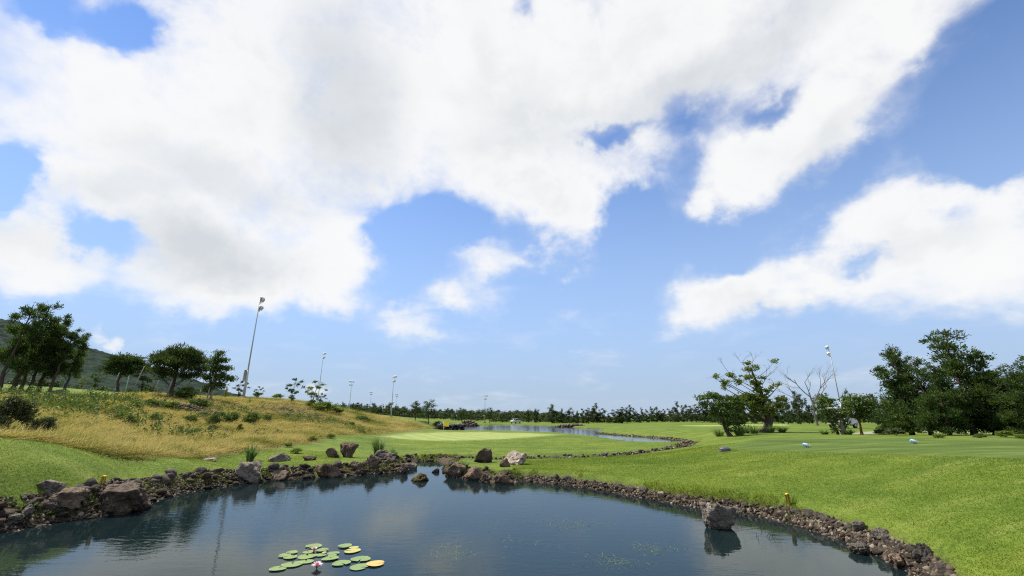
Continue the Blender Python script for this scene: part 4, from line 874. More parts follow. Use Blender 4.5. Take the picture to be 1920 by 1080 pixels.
# ------------------------------------------------------------------ trees
def leaf_quads(C, A, L, Wd, g):
    """rhombic leaves: centres C, axes A, lengths L, widths Wd"""
    n = len(C); R_ = g.normal(size=(n, 3)); S = np.cross(A, R_); S /= np.linalg.norm(S, axis=1)[:, None] + 1e-9
    a = A * (L / 2)[:, None]; s = S * (Wd / 2)[:, None]
    V = np.stack([C - a, C + s - a * 0.1, C + a, C - s - a * 0.1], 1).reshape(-1, 3)
    return V, np.arange(4 * n).reshape(-1, 4)
def bez(p0, p1, p2, n=6):
    t = np.linspace(0, 1, n)[:, None]; return (1 - t) ** 2 * p0 + 2 * t * (1 - t) * p1 + t ** 2 * p2
def grow(seed, Ht, trunk, r0, lobes, n_leaf, leaf=(0.16, 0.08), clump=0.35, per=26, style='broad', twigs=4, limb_r=0.35, low=0.35, flat=0.55):
    """trunk: path in units of height; lobes: (x, y, z, rx, ry, rz) in units of height"""
    g = np.random.default_rng(seed); T = np.array(trunk, float) * Ht; n = 14
    tt = np.linspace(0, 1, n); seg = np.linspace(0, 1, len(T)); Pt = np.stack([np.interp(tt, seg, T[:, k]) for k in range(3)], -1)
    Pt[1:, :2] += g.normal(size=(n - 1, 2)) * 0.010 * Ht * 0.6
    rad = r0 * (1 - 0.82 * tt) * (1 + 0.55 * np.exp(-tt * 16)); wood = [tube(np.vstack([Pt[:1] - [0, 0, 0.25], Pt]), np.append(rad[0] * 1.1, rad), 8)]
    Cs, As, rn = [], [], []
    Lb = np.array(lobes, float) * Ht; vol = (Lb[:, 3] * Lb[:, 4] * Lb[:, 5]) ** 0.75; ncl = np.maximum(2, (n_leaf / per * vol / vol.sum())).astype(int)
    for (x, y, z, rx, ry, rz), nc in zip(Lb, ncl):
        c = np.array([x, y, z]); k = np.argmin(np.abs(Pt[:, 2] - max(0.12 * Ht, z - 0.55 * np.hypot(x - np.interp(z, Pt[:, 2], Pt[:, 0]), y) - 0.05 * Ht))); b0 = Pt[k]
        mid = (b0 + c) / 2 + np.array([g.normal() * .03, g.normal() * .03, -0.02]) * Ht
        lr = max(0.012 * Ht * limb_r, rad[k] * limb_r)
        if np.linalg.norm(c - b0) > 0.04 * Ht: wood.append(tube(bez(b0, mid, c), np.linspace(lr, lr * .35, 6), 5, False))
        d = g.normal(size=(nc, 3)); d /= np.linalg.norm(d, axis=1)[:, None]; q_ = g.random(nc) ** 0.42
        d[:, 2] = np.where((d[:, 2] < 0) & (g.random(nc) > low), -d[:, 2], d[:, 2])
        cc = c + d * q_[:, None] * np.array([rx, ry, rz]) * (1 + 0.18 * g.normal(size=(nc, 1)))
        for w_ in cc[:twigs]: wood.append(tube(bez(c, (c + w_) / 2 + g.normal(size=3) * .012 * Ht, w_, 4), np.linspace(lr * .4, lr * .12, 4), 4, False))
        cb = g.random(nc)
        off = g.normal(size=(nc, per, 3)) * clump * np.array([1, 1, flat]) * g.uniform(.55, 1.25, (nc, 1, 1))
        L_ = (cc[:, None] + off).reshape(-1, 3)
        if style == 'needle':
            a = off + d[:, None] * clump * .8 + np.array([0, 0, clump * 1.3])
        elif style == 'spray':
            a = off + d[:, None] * clump * 1.2 + np.array([0, 0, -0.1 * clump])
        else: a = g.normal(size=off.shape)
        a = a.reshape(-1, 3) + 0.25 * clump * g.normal(size=(nc * per, 3)); a /= np.linalg.norm(a, axis=1)[:, None] + 1e-9
        Cs.append(L_); As.append(a); rn.append(np.clip(0.55 * g.random(nc * per) + 0.45 * np.repeat(cb, per), 0, 1))
    C, A, rn = np.concatenate(Cs), np.concatenate(As), np.concatenate(rn)
    k = C[:, 2] > 0.03 * Ht; C, A, rn = C[k], A[k], rn[k]
    sz = g.uniform(.6, 1.35, len(C)); V, F = leaf_quads(C, A, leaf[0] * sz, leaf[1] * sz, g)
    wv, wf = join(wood)
    return mesh_np('trunk', wv, wf, smooth=True), mesh_np('crown', V, F, rn)
def tree(name, label, cat, p, meshes, wood, leafm, rotz=0.0, sc=1.0, group=None, lean=(0, 0), sx=1.0):
    tr, cr = meshes
    if not tr.materials: tr.materials.append(M[wood])
    if not cr.materials: cr.materials.append(M[leafm])
    t_ = thing(name, label, cat, (p[0], p[1], p[2] - 0.03), rotz, group, rot=(lean[0], lean[1], rotz), scale=(sc * sx, sc * sx, sc))
    obj('trunk', tr, None, t_); obj('crown', cr, None, t_)
    return t_
# --- lobe patterns
def lobes_layered(seed, base=0.1, wide=0.22, n=24, top_bias=0.6, irr=0.4):
    g = np.random.default_rng(seed); Ls = []
    for k in range(n):
        z = base + (0.97 - base) * (k + g.random() * .7) / n; w = wide * (1 - ((z - base) / (1.02 - base)) ** 1.35) ** top_bias + 0.02
        a = g.uniform(0, 2 * np.pi); d = w * g.uniform(.25, 1.0 + irr * .5); s = w * g.uniform(.32, .60) + .02
        Ls.append((np.cos(a) * d, np.sin(a) * d, z, s * 1.1, s * 1.1, s * .92))
    return Ls
def lobes_round(seed, z0, rx, rz, n=14, size=.45):
    g = np.random.default_rng(seed); Ls = []
    for k in range(n):
        d = g.normal(size=3); d /= np.linalg.norm(d); d[2] = abs(d[2]) * 1.2 - .35; q_ = g.uniform(.45, .85)
        Ls.append((d[0] * rx * q_, d[1] * rx * q_, z0 + d[2] * rz * q_, rx * size * g.uniform(.7, 1.2), rx * size * g.uniform(.7, 1.2), rz * size * g.uniform(.6, 1.0)))
    return Ls
ST = [(0, 0, 0), (0.005, 0.0, .5), (0, 0, .97)]
# --- dark conifers behind the tee
RIGHT = [grow(300 + i, 8.0, [(0, 0, 0), (.01 * i - .02, .01, .5), (.02 * (i - 2), 0, .98)], .15, lobes_layered(310 + i, .07, w, 30, .6, .8) + [(.16 * math.cos(a), .16 * math.sin(a), zz_, .10, .10, .07) for a, zz_ in zip(np.arange(8) * 2.4, np.linspace(.07, .35, 8))], 25000, (.17, .075), .15, 22, 'needle', 3, low=.5, flat=.8) for i, w in enumerate((.145, .17, .205, .25, .18))]
for i, (u, r_, vt, k, lab) in enumerate([
    (1668, 38, 748, 3, 'low bushy dark conifer at the end of the conifer group by the cart path'),
    (1702, 34, 644, 0, 'slender dark conifer with a pointed head in the group behind the tee'),
    (1738, 33.5, 662, 1, 'dark conifer filling the gap beside the slender pointed one'),
    (1772, 32, 676, 4, 'dark conifer pressed against the tallest one in the group'),
    (1818, 33.5, 608, 2, 'tallest dark conifer with a ragged spreading top behind the tee'),
    (1856, 34.5, 676, 1, 'dark conifer with sparse top close beside the tallest one'),
    (1884, 33, 690, 3, 'broad dark conifer standing beyond the tallest one'),
    (1918, 32, 682, 4, 'outermost dark conifer of the group behind the tee'),
    (1965, 34, 660, 2, 'wide dark conifer past the outermost one of the group')]):
    p = stand(u, r_); h = top_z(u, vt, p) - p[2]
    tree('conifer_tree', lab, 'tree', p, RIGHT[k], 'bark', 'conifer', i * 1.3 if k != 2 else (0.4 if i == 4 else 2.2), h / 8.0, 'dark conifers behind the tee', sx=1.05)
# --- wind-shaped pines on the left
LEFT = []
for i in range(7):
    g = np.random.default_rng(330 + i); Ls = []
    for k in range(17):
        z = .27 + .71 * (k + g.random()) / 17; w = .115 * (1 - ((z - .27) / .79) ** 1.8) + .035; a = g.uniform(0, 6.28); d = w * g.uniform(.2, 1.1); s = w * g.uniform(.30, .60) + .015
        Ls.append((np.cos(a) * d * 1.25 + .10 * z, np.sin(a) * d, z, s * 1.05, s * 1.05, s * .9))
    LEFT.append(grow(340 + i, 9.5, [(0, 0, 0), (.025, 0, .3), (.06, .01, .62), (.10, 0, .98)], .19, Ls, 18000, (.17, .07), .15, 20, 'needle', 3, low=.55, flat=1.0))
for i, (u, r_, vt, k, lab) in enumerate([
    (-22, 46, 560, 0, 'dark wind-shaped pine at the outer end of the row on the hill'),
    (6, 47, 558, 1, 'tallest dark wind-shaped pine in the row on the hill'),
    (22, 50, 604, 2, 'dark pine standing between the tallest and the twin pines'),
    (38, 47, 590, 3, 'first of the twin dark pines with merged crowns on the hill'),
    (57, 48, 584, 4, 'second of the twin dark pines with merged crowns on the hill'),
    (78, 46.5, 612, 5, 'dark pine with a leaning trunk beside the black stump'),
    (107, 47, 622, 6, 'dark pine with an open ragged crown ending the row on the hill')]):
    p = stand(u, r_); h = top_z(u + 14, vt, p) - p[2]
    tree('pine_tree', lab, 'tree', p, LEFT[k], 'bark', 'conifer', (0.0, .5, -.4, .2, -.2, .3, -.3)[i], h / 9.5, 'row of dark pines on the hill', sx=1.0 if i != 6 else .95)
# --- umbrella pine, pale slim tree, flat-crowned pine and small companions on the crest
p = stand(312, 49); h = top_z(312, 642, p) - p[2]
UMB = grow(360, h, [(0, 0, 0), (-.01, 0, .2), (.02, 0, .5), (0, 0, .9)], .19, [(0, 0, .74, .26, .26, .22), (-.30, 0, .66, .22, .22, .16), (.30, .05, .66, .24, .22, .16), (-.12, -.25, .62, .22, .2, .18), (.15, -.2, .56, .24, .2, .16), (-.42, .1, .50, .18, .16, .10), (.44, -.05, .50, .18, .16, .10),
    (-.22, .1, .44, .2, .2, .12), (.25, 0, .40, .2, .2, .10), (.05, .25, .62, .24, .2, .2), (-.15, 0, .84, .14, .14, .10), (.16, 0, .84, .14, .14, .10), (.34, 0, .78, .12, .12, .08), (-.36, 0, .76, .10, .1, .08)], 15000, (.30, .055), .20, 26, 'needle', 5)
tree('pine_tree', 'broad umbrella-shaped pine standing on the crest of the hill', 'tree', p, UMB, 'bark', 'pine', 0)
p = stand(388, 51); h = top_z(388, 650, p) - p[2]
SLIM = grow(361, h, [(0, 0, 0), (.02, 0, .4), (.0, 0, .95)], .10, [(0, 0, .88, .07, .07, .09), (.04, 0, .74, .14, .12, .10), (-.10, 0, .70, .10, .1, .09), (.16, 0, .60, .10, .1, .07), (-.05, .05, .56, .14, .14, .1), (.12, 0, .44, .13, .12, .08), (.26, 0, .40, .10, .1, .05), (-.12, 0, .42, .12, .1, .08), (.04, 0, .28, .16, .14, .09), (-.08, 0, .2, .10, .1, .07)], 6500, (.17, .10), .20, 20, 'broad', 4)
tree('broadleaf_tree', 'slim light green tree with layered branches next to the umbrella pine', 'tree', p, SLIM, 'bark_pale', 'broad', .2)
p = stand(208, 60); h = top_z(208, 660, p) - p[2]
FLAT = grow(362, h, [(0, 0, 0), (-.05, 0, .3), (.04, 0, .85)], .16, [(0, 0, .84, .26, .24, .12), (-.25, 0, .72, .2, .2, .12), (.26, 0, .74, .24, .2, .12), (.42, 0, .60, .16, .14, .08), (-.36, 0, .58, .14, .14, .09), (.05, .1, .62, .24, .2, .1), (-.12, 0, .48, .18, .16, .08), (.2, 0, .5, .16, .14, .07)], 7000, (.22, .08), .24, 22, 'needle', 5)
tree('pine_tree', 'flat-crowned pine with forked trunk in front of the wooded hill', 'tree', p, FLAT, 'bark', 'pine', 0)
SPARSE = [grow(370 + i, 3.0, [(0, 0, 0), (.04 * i - .05, 0, .4), (.08 * i, 0, .95)], .06, [(.02, 0, .92, .08, .08, .06), (.16, 0, .72, .1, .1, .06), (-.14, 0, .68, .1, .08, .07), (.3, 0, .82, .08, .08, .05), (-.06, 0, .46, .12, .1, .1), (.12, .05, .40, .08, .08, .08), (-.26, 0, .56, .06, .06, .05), (.42, 0, .62, .06, .05, .05), (.0, 0, .2, .1, .1, .12)], 1500, (.14, .08), .10, 14, 'broad', 5) for i in range(3)]
for i, (u, r_, vt, k, rz, lab, mt) in enumerate([
    (255, 58, 676, 0, 0, 'small sparse pine between the flat-crowned and umbrella pines', 'pine'), (163, 62, 688, 1, 1.5, 'thin young tree against the wooded hill', 'broad'),
    (137, 58, 704, 2, .4, 'little leafy tree just beyond the pine row', 'yellow_leaf'), (441, 58, 712, 0, .5, 'small dark leafy tree behind the tall floodlight pole', 'broad'), (476, 60, 723, 1, .3, 'wispy grey sapling on the crest beside the tall pole', 'shrub'),
    (542, 57, 707, 1, 0, 'twisted thin tree leaning on the crest of the dry hill', 'broad'), (582, 57, 712, 2, .2, 'forked small tree with tufted branches on the crest', 'broad'), (598, 59, 736, 0, 1.0, 'stunted tree at the foot of the forked one on the crest', 'shrub'), (415, 56, 724, 2, 2.0, 'low bushy tree between slim tree and tall pole', 'broad')]):
    p = stand(u, r_); h = top_z(u, vt, p) - p[2]
    tree('small_tree', lab, 'tree', p, SPARSE[k], 'bark', mt, rz, h / 3.0, 'small trees on the crest')
# --- trees behind the tee
p = stand(1364, 35.5); h = top_z(1352, 737, p) - p[2]; mpx = ppm(p); q_ = lambda du, dv: (du / mpx / h, dv / mpx / h)
def px_lobes(Ls, h, s): return [(a / s / h, b / s / h, c / s / h, d / s / h, d / s / h, e / s / h) for a, b, c, d, e in Ls]
C1 = grow(380, h, [(0, 0, 0), (-.10, 0, .2), (-.14, 0, .5), (-.10, 0, .8)], .15, px_lobes([(-34, 0, 70, 18, 9), (-20, 5, 72, 16, 8), (0, 0, 68, 16, 9), (18, 0, 66, 14, 8), (-40, 0, 58, 12, 8), (-14, -6, 56, 18, 11), (10, 4, 50, 16, 11), (26, 0, 60, 10, 7), (-22, 0, 40, 16, 11), (0, 0, 34, 18, 12), (18, 0, 34, 12, 10), (20, 0, 22, 12, 8), (-6, 0, 20, 12, 8), (8, 0, 12, 8, 6)], h, mpx), 4600, (.15, .09), .13, 18, 'broad', 4)
tree('broadleaf_tree', 'dense dark green tree leaning away from the gnarled tree behind the tee', 'tree', p, C1, 'bark', 'broad', 0)
p = stand(1432, 41); h = top_z(1425, 668, p) - p[2]; mpx = ppm(p)
C2 = grow(381, h, [(0, 0, 0), (.06, 0, .14), (.05, 0, .3), (.02, 0, .5), (-.05, .02, .8)], .34, px_lobes([(-40, 0, 50, 20, 10), (-22, 6, 62, 20, 10), (-5, 0, 58, 20, 12), (-50, 0, 40, 12, 9), (-10, -8, 42, 18, 12), (12, 0, 36, 12, 14), (36, 0, 60, 10, 8), (30, 0, 46, 10, 10),
    (-78, 0, 104, 6, 4), (-64, 0, 92, 8, 5), (-50, 0, 104, 8, 7), (-70, 0, 84, 6, 4), (-38, 0, 92, 7, 7), (-20, 0, 102, 10, 6), (-12, 0, 116, 9, 6), (-6, 0, 88, 10, 9), (-2, 0, 76, 9, 9), (-14, 0, 128, 7, 4), (2, 0, 122, 6, 5), (18, 0, 76, 8, 4), (40, 0, 88, 7, 3), (28, 0, 84, 5, 3), (36, 0, 132, 6, 4), (10, 0, 100, 6, 5)], h, mpx), 9500, (.15, .10), .14, 18, 'broad', 5, .30)
t_ = tree('gnarled_tree', 'gnarled tree with thick leaning trunk and thin yellow-green upper branches', 'tree', p, C2, 'bark', 'yellow_leaf', 0)
def twig_mesh(starts, seed, h, gen=3, spread=.55, L0=.3, r0=.05, up=.25):
    g = np.random.default_rng(seed); parts = []
    def rec(pnt, d, L, r, k):
        d = d / np.linalg.norm(d); mid = pnt + d * L * .5 + g.normal(size=3) * L * .10; end = pnt + d * L + np.array([0, 0, up * L * .2])
        parts.append(tube(bez(pnt, mid, end, 5), np.linspace(r, r * .55, 5), 5, False))
        if k > 0:
            for _ in range(g.integers(2, 4)):
                nd = d + g.normal(size=3) * spread + np.array([0, 0, up]); rec(bez(pnt, mid, end, 5)[g.integers(2, 5)], nd, L * g.uniform(.45, .75), r * .5, k - 1)
    for pnt, d, L in starts: rec(np.array(pnt, float) * h, np.array(d, float), L * h, r0, gen)
    V, F = join(parts); return mesh_np('branches', V, F, smooth=True)
tw = twig_mesh([((-.30, 0, .60), (-.25, 0, .5), .22), ((-.08, 0, .72), (-.3, 0, .6), .22), ((-.05, 0, .75), (.1, 0, .7), .2), ((.05, 0, .62), (.6, .1, .6), .24), ((-.35, 0, .58), (-.5, 0, .25), .20)], 382, h, 3, .45, r0=.028)
obj('bare_twigs', tw, M['bark_grey'], t_)
p = stand(1530, 62); h = top_z(1520, 700, p) - p[2]
dead = thing('dead_tree', 'bare dead tree with pale spreading branches behind the tee', 'tree', tuple(p))
obj('trunk', mesh_np('trunk', *tube(np.array([[0, 0, -.2], [0, 0, 0], [-.02, 0, .2], [-.01, 0, .42], [-.06, 0, .62]]) * np.array([h, h, h]), [.16, .14, .12, .09, .05], 8), smooth=True), M['bark_grey'], dead)
obj('branches', twig_mesh([((-.01, 0, .36), (.5, 0, .55), .5), ((-.02, 0, .3), (-.6, 0, .35), .42), ((-.01, 0, .42), (-.15, 0, .7), .4), ((0, 0, .22), (-.9, 0, .3), .36), ((-.05, 0, .55), (-.4, .1, .6), .38), ((0, 0, .4), (.35, -.2, .7), .42)], 383, h, 4, .38, r0=.06, up=.2), M['bark_grey'], dead)
p = stand(1572, 37.5); h = top_z(1572, 742, p) - p[2]; mpx = ppm(p)
C4 = grow(384, h, [(.06, 0, 0), (.06, 0, .3), (.14, 0, .6), (.22, 0, .72)], .17, px_lobes([(-24, 0, 54, 14, 9), (-10, 0, 62, 12, 8), (-30, 0, 40, 10, 8), (-14, 0, 40, 12, 10), (-6, 0, 24, 10, 9), (-20, 0, 24, 9, 8), (6, 0, 34, 8, 10), (-28, 0, 66, 8, 6), (10, 0, 20, 7, 9), (-12, 0, 10, 8, 6)], h, mpx), 1700, (.14, .09), .13, 14, 'broad', 4)
t_ = tree('broadleaf_tree', 'ivy-clad leaning bare trunk with a leafy twin stem beside the golf cart', 'tree', p, C4, 'bark_pale', 'broad', 0)
obj('second_trunk', mesh_np('second_trunk', *tube(np.array([[-.12, 0, -.03], [-.10, 0, .05], [-.2, 0, .3], [-.3, 0, .6]]) * h, [.10, .09, .07, .03], 7), smooth=True), M['bark'], t_)
p = stand(1609, 37); h = top_z(1612, 736, p) - p[2]; mpx = ppm(p)
C5 = grow(385, h, [(0, 0, 0), (.01, 0, .3), (-.02, 0, .9)], .085, px_lobes([(0, 0, 66, 16, 8), (-14, 0, 56, 14, 8), (16, 0, 58, 16, 8), (28, 0, 52, 12, 6), (0, 0, 48, 20, 9), (-18, 0, 42, 14, 8), (16, 0, 42, 16, 8), (0, 0, 34, 16, 6), (30, 0, 66, 8, 5)], h, mpx), 3400, (.14, .08), .14, 18, 'broad', 4)
tree('broadleaf_tree', 'young round-headed tree with reddish trunk beside the cart path', 'tree', p, C5, 'bark_red', 'broad', 0)

# --- far trees
CYP = [grow(400 + i, 7.0, ST, .10, lobes_layered(410 + i, .06, .12 + .015 * i, 13, .6, .9), 1500, (.42, .19), .30, 14, 'spray', 1, low=.6) for i in range(5)]
RND = [grow(420 + i, 6.0, ST, .14, lobes_round(430 + i, .45, .46, .48, 15) + [(.32 * math.cos(a), .32 * math.sin(a), .13, .2, .2, .13) for a in (0, 1.05, 2.1, 3.14, 4.2, 5.2)], 2300, (.42, .22), .32, 14, 'broad', 1, low=.5) for i in range(4)]
PIN = [grow(440 + i, 6.0, [(0, 0, 0), (.02, 0, .5), (0, 0, .95)], .12, lobes_layered(450 + i, .28, .30, 16, .6, .6), 2600, (.36, .10), .28, 16, 'needle', 2) for i in range(3)]
g = np.random.default_rng(460)
def row_tree(kind, u, r_, hpx, lab, group, sx=1.0, name='cypress_tree'):
    p = stand(u, r_); s = ppm(p); base = dict(c=7.0, r=6.0, p=6.0)[kind]; ms = dict(c=CYP, r=RND, p=PIN)[kind]
    return tree(name, lab, 'tree', p, ms[g.integers(len(ms))], 'bark', dict(c='far_leaf', r='far_round', p='pine')[kind], g.uniform(0, 6.3), hpx / s / base, group, sx=sx)
GA, GB, GC = 'far windbreak of cypresses beyond the lake', 'far wood along the plain', 'cypresses behind the tee'
u = 1035.0
while u < 1345:                                                       # the windbreak straight beyond the lake
    row_tree('c', u, g.uniform(150, 175), g.uniform(20, 34) * g.choice([.75, 1, 1.15]) + (u - 1035) * .018, 'narrow dark cypress in the far windbreak beyond the lake', GA, g.uniform(.7, 1.45)); u += g.uniform(5.5, 10.5)
u = 1036.0
while u < 1460:                                                       # scrub at its foot
    row_tree('r', u, g.uniform(160, 185), g.uniform(15, 21), 'low rounded tree filling the foot of the far windbreak', GA, g.uniform(.9, 1.3), 'broadleaf_tree'); u += g.uniform(9, 15)
u = 1345.0
while u < 1690:
    row_tree('c', u, g.uniform(95, 130), g.uniform(34, 58), 'slender dark cypress in the row behind the dead tree', GC, g.uniform(.5, .8)); u += g.uniform(7, 13)
u = 1440.0
while u < 2000:
    row_tree('r', u, g.uniform(125, 150), g.uniform(14, 22), 'low dark tree filling the gaps under the cypress row', GC, g.uniform(.9, 1.3), 'broadleaf_tree'); u += g.uniform(12, 20)
for (u, r_, vt) in [(1499, 80, 730), (1592, 78, 726), (1476, 84, 742), (1545, 84, 738), (1645, 80, 735), (1440, 90, 742), (1515, 88, 744)]:
    p = stand(u, r_); row_tree('c', u, r_, ppm(p) * (top_z(u, vt, p) - p[2]), 'tall cypress standing out of the row behind the dead tree', GC, .62)
u = 628.0
while u < 1040:
    row_tree('r', u, g.uniform(165, 225), g.uniform(14, 21) + (4 if u < 760 else 0), 'rounded dark tree in the far wood beyond the fairway', GB, g.uniform(.9, 1.4), 'broadleaf_tree'); u += g.uniform(6, 11)
u = 640.0
while u < 1050:
    row_tree('r', u, g.uniform(230, 290), g.uniform(15, 21), 'rounded tree in the rearmost row of the far wood', GB, g.uniform(1.0, 1.6), 'broadleaf_tree'); u += g.uniform(9, 15)
for (u, vt, lab) in [(640, 752, 'thin dark cypress rising over the far wood near the hill'), (660, 754, 'second thin cypress rising over the far wood'), (667, 753, 'thin cypress close beside another over the far wood'), (676, 755, 'short thin cypress over the far wood'), (1003, 766, 'first of two thin cypresses over the wood by the lake'), (1009, 766, 'second of two thin cypresses over the wood by the lake'), (990, 768, 'lone thin cypress over the wood by the lake')]:
    p = stand(u, 170); row_tree('c', u, 170, ppm(p) * (top_z(u, vt, p) - p[2]), lab, GB, .7)
for (u, r_, vt, k, lab) in [(779, 100, 751, 'p', 'pine on the fairway slope with its shadow beside it'), (804, 98, 749, 'p', 'open-crowned pine next to the shadowed one on the fairway slope'), (697, 150, 755, 'p', 'round pine on the far fairway behind the golden slope'), (732, 150, 754, 'p', 'broad pine behind the pale floodlight pole on the fairway'), (865, 145, 764, 'p', 'dark pine clump behind the stone wall in the lake'), (918, 150, 764, 'p', 'wispy pine beside the far floodlight pole')]:
    p = stand(u, r_); row_tree(k, u, r_, ppm(p) * (top_z(u, vt, p) - p[2]), lab, 'pines on the fairway', 1.0, 'pine_tree')
for i, (u, r_, hp) in enumerate([(270, 75, 26), (350, 75, 24), (420, 80, 22), (455, 85, 16), (180, 85, 24), (130, 90, 26), (235, 90, 26), (320, 90, 26), (385, 85, 24), (60, 80, 30), (20, 80, 34), (95, 78, 26)]):
    row_tree('r', u, r_, hp, 'dark tree in the belt behind the crest of the hill', 'trees behind the crest', 1.2, 'broadleaf_tree')

# --- shrubs
SHR = [grow(470 + i, 1.0, [(0, 0, 0), (.05, 0, .3), (0, 0, .7)], .02, lobes_round(480 + i, .45, .60, .50, 14, .48), 2600, (.10, .055), .085, 14, 'broad', 3, .6, .6) for i in range(4)]
def shrub(u, v, hpx, k, mat, lab, group=None, sx=1.0, r_=None, name='shrub'):
    p = hit(u, v) if r_ is None else stand(u, r_); s = ppm(p)
    me = SHR[k % 4]; key = ('shr', k % 4, mat)
    if key not in _ico:
        cr = me[1].copy(); cr.materials.clear(); cr.materials.append(M[mat]); _ico[key] = (me[0], cr)
    return tree(name, lab, 'shrub', p, _ico[key], 'bark', mat, u * .37, hpx / s * 1.12, group, sx=sx)
BUSH = [grow(490 + i, 2.2, [(0, 0, 0), (.05, 0, .2), (.02, 0, .8)], .05, lobes_round(494 + i, .45, .48, .50, 26, .30), 10500, (.10, .05), .10, 16, 'broad', 6, .6, .6) for i in range(2)]
for (u, r_, vt, k, lab, sx) in [(18, 20.5, 728, 0, 'large silvery-leaved bush at the edge of the hillside lawn', .95), (86, 20.8, 768, 1, 'smaller open silvery bush at the edge of the hillside lawn', .85), (-40, 21, 735, 1, 'silvery bush past the large one at the lawn edge', 1.0)]:
    p = stand(u, r_); h = top_z(u, vt, p) - p[2]; tree('bush', lab, 'bush', p, BUSH[k], 'bark', 'shrub', k * 1.1, h / 2.2, 'bushes at the lawn edge', sx=sx)
MS = 'shrubs scattered on the dry hill'
for i, (u, v, hp, mt, sx) in enumerate([(252, 768, 16, 'bright_shrub', 1.5), (285, 765, 16, 'broad', 1.6), (225, 773, 13, 'bright_shrub', 1.5), (318, 768, 16, 'bright_shrub', 1.4), (168, 777, 12, 'bright_shrub', 1.7), (200, 783, 12, 'broad', 1.6),
    (155, 802, 12, 'bright_shrub', 1.4), (130, 760, 10, 'broad', 1.8), (240, 800, 20, 'broad', .8), (222, 792, 16, 'broad', .9), (290, 793, 18, 'broad', .9), (355, 795, 18, 'broad', .8), (400, 800, 22, 'broad', .8), (430, 796, 22, 'broad', .9), (470, 798, 24, 'broad', .8),
    (398, 812, 16, 'shrub', .7), (448, 812, 16, 'broad', .6), (500, 792, 14, 'broad', .8), (245, 832, 12, 'broad', .7), (600, 806, 8, 'broad', .7), (520, 815, 9, 'shrub', .8), (660, 800, 9, 'bright_shrub', .9), (335, 812, 13, 'shrub', .7), (186, 818, 12, 'shrub', .8), (270, 815, 12, 'shrub', .8), (305, 838, 9, 'shrub', 1.2),
    (190, 838, 12, 'bright_shrub', .9), (540, 838, 9, 'bright_shrub', 1.2), (585, 828, 10, 'bright_shrub', 1.3), (620, 822, 9, 'bright_shrub', 1.3), (555, 850, 10, 'bright_shrub', 1.4), (410, 785, 14, 'broad', 1.0), (100, 788, 13, 'broad', 1.2), (140, 815, 10, 'shrub', .9), (380, 786, 14, 'broad', 1.1)]):
    shrub(u, v, hp, i, mt, dict(bright_shrub='low bright green shrub growing in the dry hill grass', broad='dark green upright shrub growing in the dry hill grass', shrub='dull grey-green shrub growing in the dry hill grass')[mt], MS, sx)
for i, (u, v, hp, mt, sx, lab) in enumerate([(345, 752, 24, 'broad', 1.5, 'dark shrub thicket at the foot of the umbrella pine'), (372, 768, 20, 'broad', 1.3, 'dark rounded shrub beside the stone outcrop below the umbrella pine'), (605, 772, 18, 'bright_shrub', 1.6, 'bright green shrub capping the scree end'), (628, 776, 13, 'bright_shrub', 1.5, 'bright green shrub spilling down beyond the scree'), (582, 764, 12, 'bright_shrub', 1.5, 'bright green shrub on the crest below the forked tree'),
    (678, 789, 9, 'broad', 2.0, 'flat dark shrub on the golden slope'), (520, 748, 9, 'bright_shrub', 1.4, 'little round shrub on the crest near the twisted tree'), (485, 745, 9, 'broad', 1.4, 'little dark shrub on the crest near the wispy sapling'), (820, 801, 10, 'broad', 1.6, 'shrub at the shore end of the stone wall'), (1680, 817, 14, 'shrub', 1.6, 'brownish shrub below the low bushy conifer'), (1650, 815, 9, 'shrub', 1.5, 'brown weed clump beside the cart path end'), (1890, 820, 14, 'bright_shrub', 1.4, 'bright shrub under the broad dark conifer'), (1840, 821, 9, 'bright_shrub', 1.6, 'bright low shrub under the tallest conifer'), (1920, 823, 10, 'bright_shrub', 1.6, 'bright low shrub under the outermost conifer'), (1760, 821, 8, 'bright_shrub', 1.6, 'bright low shrub under the pressed dark conifer')]):
    shrub(u, v, hp, i, mt, lab, None, sx)

# --- wooded hill far behind
mh, th_, oh = new_mat('forest_hill'); hp_ = th_.node('ShaderNodeNewGeometry').outputs['Position']
nh = th_.noise(hp_, 0.06, 6, 0.65); vh = th_.node('ShaderNodeTexVoronoi'); th_.l.new(hp_, vh.inputs[0]); vh.inputs['Scale'].default_value = 0.10
principled(th_, oh, th_.ramp(nh, [(0.3, (0.007, 0.015, 0.011)), (0.5, (0.013, 0.028, 0.020)), (0.7, (0.024, 0.044, 0.026))]), 0.95, 0.05, bump(th_, th_.math('ADD', nh, vh.outputs[0]), 0.7, 3.0))
dv = ray(-60, 782); hx, hy = dv[0] / math.hypot(dv[0], dv[1]) * 1150, dv[1] / math.hypot(dv[0], dv[1]) * 1150
n = 220; R_ = 560.0; A_, Q_ = np.meshgrid(np.linspace(0, 2 * np.pi, n, endpoint=False), np.linspace(0, 1, 110)); X, Y = np.cos(A_) * Q_ * R_, np.sin(A_) * Q_ * R_
Pn = np.stack([X.ravel(), Y.ravel(), X.ravel() * 0], -1)
Z = (160 * np.clip(1 - Q_.ravel() ** 1.05, 0, 1) ** 1.12) * (0.88 + 0.25 * vnoise(Pn, 0.006, 3, 2)) + (vnoise(Pn, 0.05, 3, 5) - .5) * 9 * (1 - Q_.ravel()) ** .3 + (vnoise(Pn, 0.13, 2, 9) - .5) * 9 - 4
i = np.arange(109)[:, None] * n; j = np.arange(n)[None]; k = (j + 1) % n; Fh = np.stack([i + j, i + k, i + n + k, i + n + j], -1).reshape(-1, 4)
obj('wooded_hill', mesh_np('wooded_hill', np.stack([X.ravel(), Y.ravel(), Z], -1), Fh, smooth=True), mh, loc=(hx, hy, 0), kind='structure')

